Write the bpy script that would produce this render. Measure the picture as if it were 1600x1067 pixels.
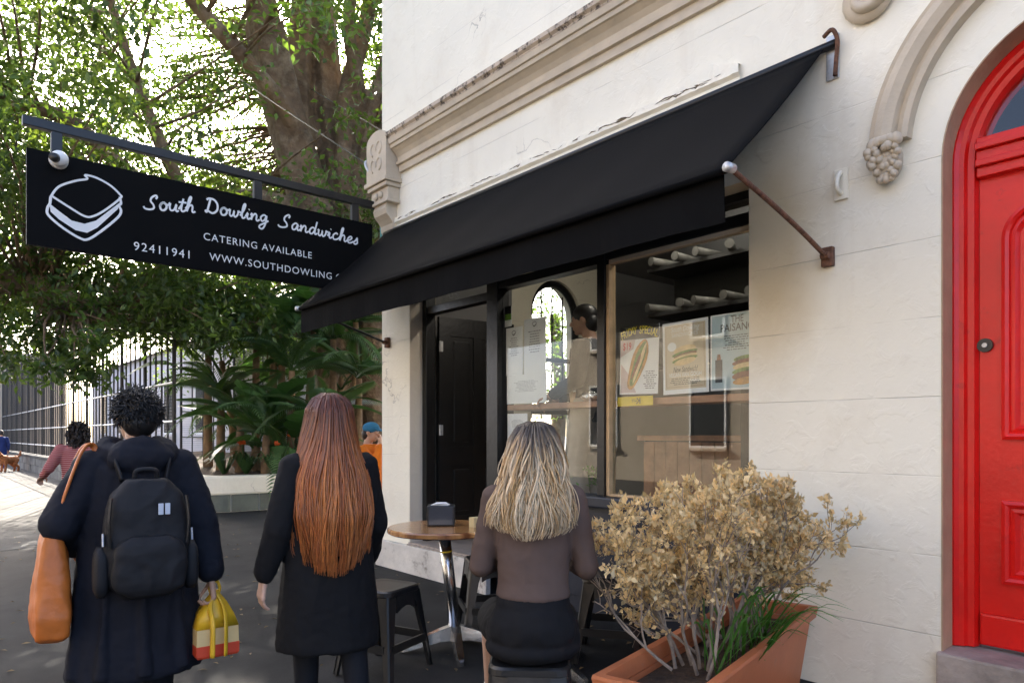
import bpy, bmesh, math, random
from mathutils import Vector, Matrix, Euler, noise
R = math.radians
random.seed(7)
for o in list(bpy.data.objects): bpy.data.objects.remove(o)
S = bpy.context.scene
COL = S.collection
# ------------------------------------------------------------------ camera
TH = R(40.9); FPX = 1085.0; EYE = 1.3; DIST = 3.6
FW = Vector((-math.cos(TH), math.sin(TH), 0)); RT = Vector((math.sin(TH), math.cos(TH), 0))
cd = bpy.data.cameras.new('camera'); cam = bpy.data.objects.new('camera', cd); COL.objects.link(cam)
cd.sensor_width = 36; cd.lens = 36 * FPX / 1600; cd.shift_y = 146.5 / 1600; cd.clip_start = .05; cd.clip_end = 900
cam.location = (0, -DIST, EYE); cam.rotation_euler = (R(90), 0, math.atan2(FW.y, FW.x) - R(90))
S.camera = cam
S.render.engine = 'CYCLES'; S.cycles.max_bounces = 6; S.cycles.diffuse_bounces = 3; S.cycles.glossy_bounces = 3; S.cycles.transmission_bounces = 4; S.cycles.transparent_max_bounces = 8
S.render.resolution_x = 1024; S.render.resolution_y = 682
# ------------------------------------------------------------------ world, sun
SUN_AZ = math.atan2(.40, -1.0); SUN_EL = R(33)          # direction TO the sun
w = bpy.data.worlds.new('World'); S.world = w; w.use_nodes = True
nt = w.node_tree; bg = nt.nodes['Background']
sky = nt.nodes.new('ShaderNodeTexSky'); sky.sky_type = 'NISHITA'; sky.sun_disc = False
sky.sun_elevation = SUN_EL; sky.sun_rotation = R(90) - SUN_AZ; sky.dust_density = 5.0; sky.air_density = .6; sky.ozone_density = .6
nt.links.new(sky.outputs[0], bg.inputs[0]); bg.inputs[1].default_value = .15
sl = bpy.data.lights.new('sun', 'SUN'); sl.energy = 5.0; sl.angle = R(.53); sl.color = (1, .93, .82)
sun = bpy.data.objects.new('sun', sl); COL.objects.link(sun)
sd = Vector((math.cos(SUN_AZ) * math.cos(SUN_EL), math.sin(SUN_AZ) * math.cos(SUN_EL), math.sin(SUN_EL)))
sun.rotation_euler = sd.to_track_quat('Z', 'Y').to_euler(); sun.location = (-30, 10, 25)
S.view_settings.view_transform = 'Standard'; S.view_settings.look = 'None'; S.view_settings.gamma = 1
S.view_settings.exposure = 2.6; S.view_settings.use_curve_mapping = False

# ------------------------------------------------------------------ helpers
def at(px, py, d):
    """world point seen at photo pixel (px, py) at depth d metres"""
    p = FW * d + RT * ((px - 800) * d / FPX); return Vector((p.x, p.y - DIST, EYE + (680 - py) * d / FPX))

class MB:
    def __init__(s): s.v = []; s.f = []; s.c = None
    def add(s, vs, fs):
        n = len(s.v); s.v += [tuple(v) for v in vs]; s.f += [tuple(i + n for i in f) for f in fs]; return s
    def box(s, lo, hi, M=None, bev=0):
        x0, y0, z0 = lo; x1, y1, z1 = hi
        if bev:
            b = bev; vs = []; 
            bm = bmesh.new(); bmesh.ops.create_cube(bm, size=1)
            for v in bm.verts: v.co = Vector((x0 + (v.co.x + .5) * (x1 - x0), y0 + (v.co.y + .5) * (y1 - y0), z0 + (v.co.z + .5) * (z1 - z0)))
            bmesh.ops.bevel(bm, geom=bm.edges[:], offset=b, segments=2, profile=.6, affect='EDGES')
            vs = [v.co.copy() for v in bm.verts]; bm.verts.index_update(); fs = [[v.index for v in f.verts] for f in bm.faces]; bm.free()
        else:
            vs = [Vector(p) for p in ((x0,y0,z0),(x1,y0,z0),(x1,y1,z0),(x0,y1,z0),(x0,y0,z1),(x1,y0,z1),(x1,y1,z1),(x0,y1,z1))]
            fs = [(3,2,1,0),(4,5,6,7),(0,1,5,4),(1,2,6,5),(2,3,7,6),(3,0,4,7)]
        if M: vs = [M @ v for v in vs]
        return s.add(vs, fs)
    def tube(s, pts, rad, n=8, cap=True, flat=1.0):
        pts = [Vector(p) for p in pts]
        if not hasattr(rad, '__len__'): rad = [rad] * len(pts)
        vs = []; fs = []; up = None
        for i, p in enumerate(pts):
            d = (pts[min(i + 1, len(pts) - 1)] - pts[max(i - 1, 0)])
            if d.length < 1e-9: d = Vector((0, 0, 1))
            d.normalize()
            if up is None: up = Vector((0, 0, 1)) if abs(d.z) < .9 else Vector((1, 0, 0))
            a = d.cross(up)
            if a.length < 1e-6: a = d.orthogonal()
            a.normalize(); b = a.cross(d).normalized(); up = b
            for k in range(n):
                t = 2 * math.pi * k / n
                vs.append(p + (a * math.cos(t) + b * math.sin(t) * flat) * rad[i])
        m = len(pts)
        for i in range(m - 1):
            for k in range(n):
                fs.append((i*n+k, i*n+(k+1)%n, (i+1)*n+(k+1)%n, (i+1)*n+k))
        if cap: fs.append(tuple(range(n - 1, -1, -1))); fs.append(tuple((m-1)*n + k for k in range(n)))
        return s.add(vs, fs)
    def rings(s, rings, cap=True):
        """loft between point rings of equal count"""
        n = len(rings[0]); vs = [p for r in rings for p in r]; fs = []
        for i in range(len(rings) - 1):
            for k in range(n): fs.append((i*n+k, i*n+(k+1)%n, (i+1)*n+(k+1)%n, (i+1)*n+k))
        if cap: fs.append(tuple(range(n-1, -1, -1))); fs.append(tuple((len(rings)-1)*n+k for k in range(n)))
        return s.add(vs, fs)
    def ell(s, c, r, M=None, nu=14, nv=9):
        c = Vector(c); vs = []; fs = []
        if not hasattr(r, '__len__'): r = (r, r, r)
        for j in range(1, nv):
            a = math.pi * j / nv
            for k in range(nu):
                t = 2*math.pi*k/nu; p = Vector((r[0]*math.sin(a)*math.cos(t), r[1]*math.sin(a)*math.sin(t), r[2]*math.cos(a)))
                vs.append(c + (M @ p if M else p))
        top = len(vs); e = Vector((0, 0, r[2])); e = M @ e if M else e; vs += [c + e, c - e]
        for j in range(nv - 2):
            for k in range(nu): fs.append((j*nu+k, (j+1)*nu+k, (j+1)*nu+(k+1)%nu, j*nu+(k+1)%nu))
        for k in range(nu): fs.append((top, k, (k+1)%nu)); fs.append((top+1, (nv-2)*nu+(k+1)%nu, (nv-2)*nu+k))
        return s.add(vs, fs)
    def cap(s, p0, r0, p1, r1, n=12):
        """tapered capsule"""
        p0 = Vector(p0); p1 = Vector(p1); d = (p1 - p0).normalized(); P = []; Q = []
        for k in range(4): a = math.pi/2 * (k + .15) / 4; P.append(p0 - d * r0 * math.cos(a)); Q.append(r0 * math.sin(a))
        for k in range(4): a = math.pi/2 * (1 - (k + .85) / 4 + .0); P.append(p1 + d * r1 * math.cos(math.pi/2 - (math.pi/2 - a)) if 0 else p1 + d * r1 * math.sin(math.pi/2*(k)/3.3)); Q.append(max(.001, r1 * math.cos(math.pi/2*k/3.3)))
        return s.tube(P, Q, n)
    def chain(s, pts, rad, n=12):
        for i in range(len(pts) - 1): s.cap(pts[i], rad[i], pts[i+1], rad[i+1], n)
        return s
    def build(s, name, m, parent=None, smooth=False, M=None):
        me = bpy.data.meshes.new(name); me.from_pydata(s.v if not M else [tuple(M @ Vector(v)) for v in s.v], [], s.f); me.validate()
        bm = bmesh.new(); bm.from_mesh(me); bmesh.ops.recalc_face_normals(bm, faces=bm.faces[:]); bm.to_mesh(me); bm.free()
        return link(name, me, m, parent, smooth)
def link(name, me, m, parent=None, smooth=False):
    me.name = name
    if m is not None:
        me.materials.clear(); me.materials.append(m)
    if smooth: me.polygons.foreach_set('use_smooth', [True] * len(me.polygons))
    o = bpy.data.objects.new(name, me); COL.objects.link(o)
    if parent: o.parent = parent
    return o
def remesh(mb, vox=.01, smooth=4, fac=.5):
    me = bpy.data.meshes.new('tmp'); me.from_pydata(mb.v, [], mb.f); me.validate()
    bm = bmesh.new(); bm.from_mesh(me); bmesh.ops.recalc_face_normals(bm, faces=bm.faces[:]); bm.to_mesh(me); bm.free()
    o = bpy.data.objects.new('tmp', me); COL.objects.link(o)
    a = o.modifiers.new('r', 'REMESH'); a.mode = 'VOXEL'; a.voxel_size = vox
    if smooth: b = o.modifiers.new('s', 'SMOOTH'); b.iterations = smooth; b.factor = fac
    dg = bpy.context.evaluated_depsgraph_get(); dg.update()
    r = bpy.data.meshes.new_from_object(o.evaluated_get(dg)); bpy.data.objects.remove(o)
    return r
def wrinkle(me, amp, sx, sz, fine=.3, seed=0):
    me.calc_loop_triangles(); N_ = [v.normal.copy() for v in me.vertices]
    for v, nn in zip(me.vertices, N_):
        c = v.co; q = Vector((c.x * sx, c.y * sx, c.z * sz + seed)); a = noise.noise(q) + .5 * noise.noise(q * 2.1); a = (1 - abs(a) * 2.2)
        v.co = c + nn * amp * (a * .6 + fine * noise.noise(c * 38))
    return me
def tag(o, label, cat, group=None, kind=None):
    if label: o['label'] = label
    if cat: o['category'] = cat
    if group: o['group'] = group
    if kind: o['kind'] = kind
    return o
def thing(name, label, cat, loc=(0,0,0), rz=0, group=None):
    o = bpy.data.objects.new(name, None); COL.objects.link(o); o.empty_display_size = .1
    o.location = loc; o.rotation_euler = (0, 0, rz); return tag(o, label, cat, group)
def struct(o): o['kind'] = 'structure'; return o
def copy_tree(o, parent=None):
    c = o.copy(); COL.objects.link(c); c.parent = parent
    for ch in o.children: copy_tree(ch, c)
    return c
def spline(pts, n=6):
    pts = [Vector(p) for p in pts]; out = []
    for i in range(len(pts) - 1):
        p0 = pts[max(i-1, 0)]; p1 = pts[i]; p2 = pts[i+1]; p3 = pts[min(i+2, len(pts)-1)]
        for k in range(n):
            t = k / n
            out.append(.5 * ((2*p1) + (p2-p0)*t + (2*p0-5*p1+4*p2-p3)*t*t + (-p0+3*p1-3*p2+p3)*t**3))
    out.append(pts[-1]); return out
# ------------------------------------------------------------------ materials
def M_(name, col, rough=.6, var=.12, scale=6., bump=0., bscale=60., metal=0., spec=.5, col2=None, dirt=None, coat=0., attr=None, trans=None, detail=6., bdist=.01, obj=True):
    m = bpy.data.materials.new(name); m.use_nodes = True; n = m.node_tree; L = n.links.new
    p = n.nodes['Principled BSDF']; p.inputs['Roughness'].default_value = rough; p.inputs['Metallic'].default_value = metal
    p.inputs['Specular IOR Level'].default_value = spec; p.inputs['Coat Weight'].default_value = coat; p.inputs['Coat Roughness'].default_value = .15
    tc = n.nodes.new('ShaderNodeTexCoord'); co = tc.outputs['Object']
    no = n.nodes.new('ShaderNodeTexNoise'); no.inputs['Scale'].default_value = scale; no.inputs['Detail'].default_value = detail; no.inputs['Roughness'].default_value = .62
    L(co, no.inputs['Vector'])
    c = Vector(col[:3]); c2 = Vector(col2) if col2 else c * (1 - 2 * var)
    cr = n.nodes.new('ShaderNodeValToRGB'); cr.color_ramp.elements[0].position = .32; cr.color_ramp.elements[1].position = .68
    cr.color_ramp.elements[0].color = (*c2, 1); cr.color_ramp.elements[1].color = (*(c if col2 else c * (1 + var)), 1)
    L(no.outputs['Fac'], cr.inputs[0]); out = cr.outputs[0]
    if attr:
        at_ = n.nodes.new('ShaderNodeAttribute'); at_.attribute_name = attr
        mx = n.nodes.new('ShaderNodeMix'); mx.data_type = 'RGBA'; mx.blend_type = 'MULTIPLY'; mx.inputs[0].default_value = 1
        L(out, mx.inputs[6]); L(at_.outputs['Color'], mx.inputs[7]); out = mx.outputs[2]
    if dirt:
        dcol, dscale, lo, hi = dirt
        dn = n.nodes.new('ShaderNodeTexNoise'); dn.inputs['Scale'].default_value = dscale; dn.inputs['Detail'].default_value = 8; dn.inputs['Roughness'].default_value = .7; L(co, dn.inputs['Vector'])
        dr = n.nodes.new('ShaderNodeMapRange'); dr.inputs[1].default_value = lo; dr.inputs[2].default_value = hi; L(dn.outputs['Fac'], dr.inputs[0])
        mx = n.nodes.new('ShaderNodeMix'); mx.data_type = 'RGBA'; L(dr.outputs[0], mx.inputs[0]); L(out, mx.inputs[6]); mx.inputs[7].default_value = (*dcol, 1); out = mx.outputs[2]
    L(out, p.inputs['Base Color'])
    if bump:
        bn = n.nodes.new('ShaderNodeTexNoise'); bn.inputs['Scale'].default_value = bscale; bn.inputs['Detail'].default_value = 5; L(co, bn.inputs['Vector'])
        b = n.nodes.new('ShaderNodeBump'); b.inputs['Strength'].default_value = bump; b.inputs['Distance'].default_value = bdist; L(bn.outputs['Fac'], b.inputs['Height']); L(b.outputs[0], p.inputs['Normal'])
    if trans:
        tr = n.nodes.new('ShaderNodeBsdfTranslucent'); tr.inputs[0].default_value = (*trans[:3], 1)
        ms = n.nodes.new('ShaderNodeMixShader'); ms.inputs[0].default_value = trans[3]; o = n.nodes['Material Output']
        if attr:
            mt = n.nodes.new('ShaderNodeMix'); mt.data_type = 'RGBA'; mt.blend_type = 'MULTIPLY'; mt.inputs[0].default_value = 1
            mt.inputs[6].default_value = (*trans[:3], 1); L(at_.outputs['Color'], mt.inputs[7]); L(mt.outputs[2], tr.inputs[0])
        L(p.outputs[0], ms.inputs[1]); L(tr.outputs[0], ms.inputs[2]); L(ms.outputs[0], o.inputs[0])
    return m
def glass_mat(name, tint=(.93,.95,.95)):
    m = bpy.data.materials.new(name); m.use_nodes = True; n = m.node_tree; L = n.links.new; n.nodes.clear()
    o = n.nodes.new('ShaderNodeOutputMaterial'); t = n.nodes.new('ShaderNodeBsdfTransparent'); t.inputs[0].default_value = (*tint, 1)
    g = n.nodes.new('ShaderNodeBsdfGlossy'); g.inputs['Roughness'].default_value = .0
    fr = n.nodes.new('ShaderNodeFresnel'); fr.inputs[0].default_value = 1.5
    ge = n.nodes.new('ShaderNodeNewGeometry'); mr = n.nodes.new('ShaderNodeMapRange'); mr.inputs[3].default_value = 1.5; mr.inputs[4].default_value = 1 / 1.5
    L(ge.outputs['Backfacing'], mr.inputs[0]); L(mr.outputs[0], fr.inputs[0])      # thin sheet: air on both sides
    ms = n.nodes.new('ShaderNodeMixShader'); L(fr.outputs[0], ms.inputs[0]); L(t.outputs[0], ms.inputs[1]); L(g.outputs[0], ms.inputs[2]); L(ms.outputs[0], o.inputs[0]); return m
def emit_mat(name, col, st):
    m = bpy.data.materials.new(name); m.use_nodes = True; p = m.node_tree.nodes['Principled BSDF']
    p.inputs['Base Color'].default_value = (*col, 1); p.inputs['Emission Color'].default_value = (*col, 1); p.inputs['Emission Strength'].default_value = st; return m
def wall_mat(name, col, stain, crack=True):
    """old painted render: trowel relief, flaking patches, incised ashlar lines, hairline cracks, rusty runs"""
    m = M_(name, col, .62, .03, 1.1); n = m.node_tree; L = n.links.new; p = n.nodes['Principled BSDF']
    tc = [x for x in n.nodes if x.type == 'TEX_COORD'][0]; co = tc.outputs['Object']
    base = p.inputs['Base Color'].links[0].from_socket
    def noise_(sc, det=6, rough=.6, vec=co, dist=0.):
        x = n.nodes.new('ShaderNodeTexNoise'); x.inputs['Scale'].default_value = sc; x.inputs['Detail'].default_value = det; x.inputs['Roughness'].default_value = rough; x.inputs['Distortion'].default_value = dist; L(vec, x.inputs['Vector']); return x.outputs['Fac']
    def rng(s, a, b, c=0., d=1.):
        x = n.nodes.new('ShaderNodeMapRange'); x.inputs[1].default_value = a; x.inputs[2].default_value = b; x.inputs[3].default_value = c; x.inputs[4].default_value = d; L(s, x.inputs[0]); return x.outputs[0]
    def mul(a, b):
        x = n.nodes.new('ShaderNodeMath'); x.operation = 'MULTIPLY'; L(a, x.inputs[0])
        if isinstance(b, float): x.inputs[1].default_value = b
        else: L(b, x.inputs[1])
        return x.outputs[0]
    def addn(a, b):
        x = n.nodes.new('ShaderNodeMath'); x.operation = 'ADD'; L(a, x.inputs[0]); L(b, x.inputs[1]); return x.outputs[0]
    def mix(f, a, b):
        x = n.nodes.new('ShaderNodeMix'); x.data_type = 'RGBA'; L(f, x.inputs[0]); L(a, x.inputs[6])
        if isinstance(b, tuple): x.inputs[7].default_value = (*b, 1)
        else: L(b, x.inputs[7])
        return x.outputs[2]
    mp = n.nodes.new('ShaderNodeMapping'); mp.inputs['Scale'].default_value = (2.6, 2.6, .35); L(co, mp.inputs[0])
    runs = rng(noise_(1.3, 7, .6, mp.outputs[0]), .56, .80)
    c = mix(mul(runs, .38), base, stain)
    mott = rng(noise_(2.3, 9, .72), .52, .75); c = mix(mul(mott, .30), c, stain)
    if crack:
        sv = n.nodes.new('ShaderNodeVectorMath'); sv.operation = 'SUBTRACT'; L(co, sv.inputs[0]); sv.inputs[1].default_value = (-1.98, 0, 2.35)
        sm = n.nodes.new('ShaderNodeVectorMath'); sm.operation = 'MULTIPLY'; L(sv.outputs[0], sm.inputs[0]); sm.inputs[1].default_value = (2.6, 0, 1.15)
        sl_ = n.nodes.new('ShaderNodeVectorMath'); sl_.operation = 'LENGTH'; L(sm.outputs[0], sl_.inputs[0])
        c = mix(mul(rng(addn(sl_.outputs['Value'], mul(noise_(3, 6), -.5)), .1, .75, 1., 0.), .75), c, (.52, .39, .20))     # old water stain by the window edge
    h = mul(noise_(34, 5, .6), .35); h2 = mul(rng(noise_(11, 4, .55, co, .6), .52, .62), .28)
    hh = addn(h, h2)
    if crack:
        vo = n.nodes.new('ShaderNodeTexVoronoi'); vo.feature = 'DISTANCE_TO_EDGE'; vo.inputs['Scale'].default_value = .75
        wv = n.nodes.new('ShaderNodeVectorMath'); wv.operation = 'ADD'; nz = n.nodes.new('ShaderNodeTexNoise'); nz.inputs['Scale'].default_value = 2.2; nz.inputs['Detail'].default_value = 7; L(co, nz.inputs['Vector'])
        L(co, wv.inputs[0]); L(nz.outputs['Color'], wv.inputs[1]); L(wv.outputs[0], vo.inputs['Vector'])
        cr = rng(vo.outputs['Distance'], .0, .006, 1., 0.); cr = mul(cr, rng(noise_(.9, 2), .60, .68))
        c = mix(mul(cr, .55), c, (.16, .13, .10)); hh = addn(hh, mul(cr, -.8))
        sx = n.nodes.new('ShaderNodeSeparateXYZ'); L(co, sx.inputs[0])     # incised ashlar joints
        zz = n.nodes.new('ShaderNodeMath'); zz.operation = 'PINGPONG'; zz.inputs[1].default_value = .185; L(sx.outputs['Z'], zz.inputs[0])
        jl = mul(rng(zz.outputs[0], .0, .004, 1., 0.), rng(noise_(1.7, 4), .42, .56)); hh = addn(hh, mul(jl, -.9)); c = mix(mul(jl, .35), c, (.35, .31, .25))
    L(c, p.inputs['Base Color'])
    b = n.nodes.new('ShaderNodeBump'); b.inputs['Strength'].default_value = .5; b.inputs['Distance'].default_value = .009; L(hh, b.inputs['Height']); L(b.outputs[0], p.inputs['Normal'])
    return m
m_wall = wall_mat('painted_render', (.87, .815, .665), (.60, .50, .36))
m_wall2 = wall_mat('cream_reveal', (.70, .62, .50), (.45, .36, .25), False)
m_plinth = M_('old_white_stone', (.66, .62, .55), .8, .1, 4, .6, 22, dirt=((.14, .11, .08), 5, .55, .68))
m_trim = M_('tan_trim_paint', (.56, .47, .345), .6, .07, 5, .25, 50)
m_trim_d = M_('weathered_trim_paint', (.58, .475, .36), .65, .07, 5, .3, 50, dirt=((.09, .07, .055), 16, .50, .60))
m_asph = M_('asphalt', (.027, .0265, .025), .85, .25, 2.0, .5, 260, dirt=((.085, .08, .075), 90, .60, .72), bdist=.004, spec=.2)
m_conc = M_('pale_paving', (.10, .098, .092), .9, .2, 1.5, .4, 90, spec=.1)
m_black = M_('black_canvas', (.0045, .0043, .0043), .88, .1, 200, .15, 900, spec=.1)
m_blackp = M_('black_gloss_paint', (.008, .008, .008), .35, .15, 4, .2, 25)
m_navy = M_('navy_paint', (.016, .020, .032), .45, .15, 4, .2, 30)
m_sign = M_('sign_black', (.0035, .0034, .0034), .6, .1, 3, spec=.08)
m_white = M_('white_print', (.82, .82, .80), .5, .02, 3)
m_rust = M_('rusty_steel', (.17, .075, .04), .75, .3, 30, .5, 90)
m_steel = M_('brushed_alloy', (.62, .62, .62), .22, .05, 8, .05, 60, metal=1)
m_galv = M_('galvanised', (.55, .55, .54), .45, .1, 20, metal=.7)
m_red = M_('red_gloss_paint', (.72, .010, .007), .30, .08, 3, .3, 38, spec=.42, dirt=((.33, .01, .012), 9, .60, .8), bdist=.004)
m_wood = M_('varnished_wood', (.46, .23, .085), .28, .2, 5, coat=.4)
m_shelfw = M_('shelf_timber', (.42, .22, .12), .5, .15, 8)
m_beige = M_('raw_timber', (.62, .42, .22), .55, .1, 10)
m_terra = M_('terracotta_plastic', (.50, .155, .058), .5, .07, 3, .1, 60, dirt=((.30, .16, .10), 6, .58, .75))
m_plast = M_('black_plastic', (.014, .014, .014), .38, .1, 6, .05, 120)
m_glass = glass_mat('shop_glass')
m_teal = M_('teal_paint', (.05, .24, .22), .5, .1, 8, .2, 40, dirt=((.10, .14, .12), 9, .55, .7))
m_soil = M_('soil', (.09, .055, .03), .95, .3, 12, 1., 40, bdist=.03)
m_inwall = M_('inside_wall', (.22, .22, .22), .8, .04, 2)
m_floor_t = M_('tile_floor', (.40, .33, .27), .5, .1, 6)
m_dark = M_('dark_board', (.012, .012, .012), .6, .1, 4)
m_card = M_('cardboard', (.48, .32, .17), .8, .06, 6)
m_paper = M_('paper', (.88, .88, .86), .6, .02, 4)
m_ink = M_('ink', (.05, .05, .055), .6, .05, 4)
m_grey = M_('grey_ink', (.35, .35, .36), .6, .05, 4)
m_tile = M_('green_grey_tile', (.12, .135, .11), .45, .2, 3, .2, 30)
m_bark = M_('fig_bark', (.20, .13, .08), .85, .25, 2.2, .8, 9, dirt=((.33, .25, .17), 1.7, .50, .68), bdist=.08)
m_leaf = M_('fig_leaf', (.036, .078, .022), .38, .25, 1.2, attr='tint', trans=(.19, .31, .04, .36))
m_leafd = M_('strelitzia_leaf', (.045, .12, .035), .32, .2, 2.5, trans=(.12, .28, .04, .25))
m_leafd2 = M_('palm_leaf', (.055, .12, .036), .38, .25, 3, trans=(.16, .30, .04, .25))
m_drystem = M_('dry_stem', (.27, .17, .09), .85, .25, 6, .5, 30)
m_orange = M_('orange_petals', (.75, .13, .02), .5, .15, 20, trans=(.9, .2, .03, .3))
m_skin = M_('skin', (.58, .36, .26), .5, .06, 12, .05, 200)
m_skin2 = M_('tan_skin', (.46, .27, .18), .5, .06, 12, .05, 200)
# ------------------------------------------------------------------ ground
def gz(y): return -.04 * min(max(0, -y - .6), 3.4)
def ground_sheet(name, xs, ys, dz, m):
    b = MB(); n = len(ys)
    for x in xs:
        for y in ys: b.v.append((x, y, gz(y) + dz))
    for i in range(len(xs) - 1):
        for j in range(n - 1): b.f.append((i*n+j, (i+1)*n+j, (i+1)*n+j+1, i*n+j+1))
    return struct(b.build(name, m))
ground_sheet('ground', [-400, -60, -20, -6, 0, 6, 60, 400], [-400, -60, -11, -4, -3, -2, -.6, 3, 20, 400], 0, m_asph)
ground_sheet('paved_path', [-90, -40, -25, -18, -14, -10.3], [-4, -3, -2, -.6, -.24], .004, m_conc)
g = MB()
for i in range(26):          # slab joints worn into the pale path
    x = -10.9 - i * 1.15; g.box((x, -3.98, .0), (x + .03, -.3, .006))
b = MB()
for v in g.v: b.v.append((v[0], v[1], gz(v[1]) + .002 + v[2]))
b.f = g.f; struct(b.build('paving_joints', M_('joint_dirt', (.14, .13, .11), .9, .2, 8)))

random.seed(44); it = []
for k in range(420):         # fallen fig leaves on the asphalt and path
    x = random.uniform(-12, -1.5); y = random.uniform(-3.8, -.15); a = random.uniform(0, 6.28)
    it.append((x, y, a, random.uniform(.03, .065)))
b = MB()
for x, y, a, l in it:
    c, q = math.cos(a), math.sin(a); z = gz(y) + .006; b.add([(x, y, z), (x + c * l * .5 - q * l * .22, y + q * l * .5 + c * l * .22, z + .008), (x + c * l, y + q * l, z + .003), (x + c * l * .5 + q * l * .22, y + q * l * .5 - c * l * .22, z + .004)], [(0, 1, 2), (0, 2, 3)])
o = b.build('fallen_leaves', M_('fallen_leaf', (.20, .13, .05), .7, .4, 3)); tag(o, 'scattered dry fallen leaves lying on the asphalt', 'leaves', kind='stuff')
# ------------------------------------------------------------------ terrace building
def arch_pts(c, zs, r, n=24): return [(c - r * math.cos(math.pi * k / n), zs + r * math.sin(math.pi * k / n)) for k in range(n + 1)]
def arch_wall(b, x0, x1, z0, z1, c, zs, r, d0, d1, mp):
    """slab between d0 and d1 with a round-headed opening; mp maps (a, d, z) to xyz"""
    def q(pts, d): return [mp(a, d, z) for a, z in pts]
    P = [(c - r, z0)] + arch_pts(c, zs, r) + [(c + r, z0)]
    for d in (d0, d1):
        b.add(q([(x0, z0), (c - r, z0), (c - r, zs), (x0, zs)], d), [(0, 1, 2, 3)]); b.add(q([(c + r, z0), (x1, z0), (x1, zs), (c + r, zs)], d), [(0, 1, 2, 3)])
        A = arch_pts(c, zs, r); n = len(A)
        T = [(x0 + (x1 - x0) * k / (n - 1), z1) for k in range(n)]
        for k in range(n - 1): b.add(q([A[k], A[k+1], T[k+1], T[k]], d), [(0, 1, 2, 3)])
        b.add(q([(x0, zs), A[0], T[0]], d), [(0, 1, 2)]); b.add(q([A[-1], (x1, zs), T[-1]], d), [(0, 1, 2)])
    for k in range(len(P) - 1): b.add([mp(P[k][0], d0, P[k][1]), mp(P[k+1][0], d0, P[k+1][1]), mp(P[k+1][0], d1, P[k+1][1]), mp(P[k][0], d1, P[k][1])], [(0, 1, 2, 3)])
BLD = thing('terrace_building', 'cream rendered corner terrace building with a shopfront and red arched door', 'building', (0, 0, 0))
fx = lambda a, d, z: (a, d, z)
XC, ZS, RO = -.567, 2.57, .56
b = MB()
b.box((-6.16, 0, -.3), (-5.65, .3, 2.75)); b.box((-6.16, 0, 2.75), (-2.10, .3, 7)); b.box((-2.10, 0, -.3), (XC - RO - .3, .3, 7))
arch_wall(b, XC - RO - .3, XC + RO + .3, .3, 7, XC, ZS, RO, 0, .3, fx)
b.box((XC - RO - .3, 0, -.3), (XC + RO + .3, .3, .3)); b.box((XC + RO + .3, 0, -.3), (1.8, .3, 7))
b.build('wall', m_wall, BLD)
b = MB(); arch_wall(b, .3, 6.5, -.3, 7, 2.22, 2.72, .42, -6.16, -5.9, lambda a, d, z: (d, a, z)); b.box((-6.16, 6.5, -.3), (1.8, 6.7, 7)); b.build('side_wall', m_wall, BLD)
b = MB(); b.box((-6.3, -.1, 7), (2, 6.8, 7.2)); b.build('roof', m_trim, BLD)
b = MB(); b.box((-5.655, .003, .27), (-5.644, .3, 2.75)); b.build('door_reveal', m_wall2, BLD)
b = MB(); b.box((-5.9, .31, .1), (-1.45, 5, .27)); b.build('shop_floor', m_floor_t, BLD)
b = MB(); b.box((-5.9, 5, .2), (-1.45, 5.1, 3.5)); b.box((-1.5, .31, .2), (-1.4, 5, 3.5)); b.box((-5.905, .31, .27), (-5.89, 1.5, 3.4)); b.box((-5.905, 2.95, .27), (-5.89, 5, 3.4)); b.build('inner_wall', m_inwall, BLD)
b = MB(); b.box((-5.9, .31, 3.4), (-1.45, 5, 3.5)); b.build('ceiling', m_inwall, BLD)
# arched side window
ws = tag(MB().box((-6.12, 1.86, 1.55), (-5.92, 2.58, 1.6)).build('side_window_sill', m_blackp, BLD), None, None)
b = MB(); P = [(1.83, 1.5)] + arch_pts(2.22, 2.72, .39, 16) + [(2.61, 1.5)]; b.tube([(-5.98, a, z) for a, z in P], .045, 8); b.tube([(-5.98, 1.82, 2.2), (-5.98, 2.62, 2.2)], .03, 6); b.build('side_window_frame', m_blackp, BLD)
for k in range(4):
    y = 1.95 + k * .18; zt = 2.72 + math.sqrt(max(0, .39**2 - (y - 2.22)**2)); MB().tube([(-6.08, y, 1.5), (-6.08, y, zt)], .011, 6).build('window_bar', m_blackp, BLD)
MB().box((-5.985, 1.84, 1.5), (-5.98, 2.60, 3.1)).build('side_window_pane', m_glass, BLD)
# cornice: moulded profile run along the front
def profile_run(pts, x0, x1, n=1):
    b = MB(); xs = [x0 + (x1 - x0) * k / n for k in range(n + 1)]; m = len(pts)
    for x in xs: b.v += [(x, y, z) for y, z in pts]
    for i in range(n):
        for k in range(m - 1): b.f.append((i*m+k, (i+1)*m+k, (i+1)*m+k+1, i*m+k+1))
    b.f.append(tuple(range(m))); b.f.append(tuple(n*m + k for k in range(m - 1, -1, -1))); return b
cp = [(0, 3.84), (-.03, 3.84), (-.035, 3.90), (-.06, 3.905), (-.065, 3.93), (-.045, 3.945), (-.05, 3.975), (-.075, 4.01), (-.11, 4.04), (-.125, 4.045), (-.13, 4.075), (-.145, 4.08), (-.155, 4.13), (-.175, 4.16), (-.18, 4.175), (0, 4.20)]
profile_run(cp, -5.79, 1.8, 40).build('cornice', m_trim, BLD)
profile_run([(0, 4.203), (-.183, 4.178), (-.179, 4.150), (-.158, 4.134), (-.157, 4.125), (-.150, 4.125), (0, 4.14)], -5.79, 1.8, 1).build('sooty_cornice_edge', m_trim_d, BLD)
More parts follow.
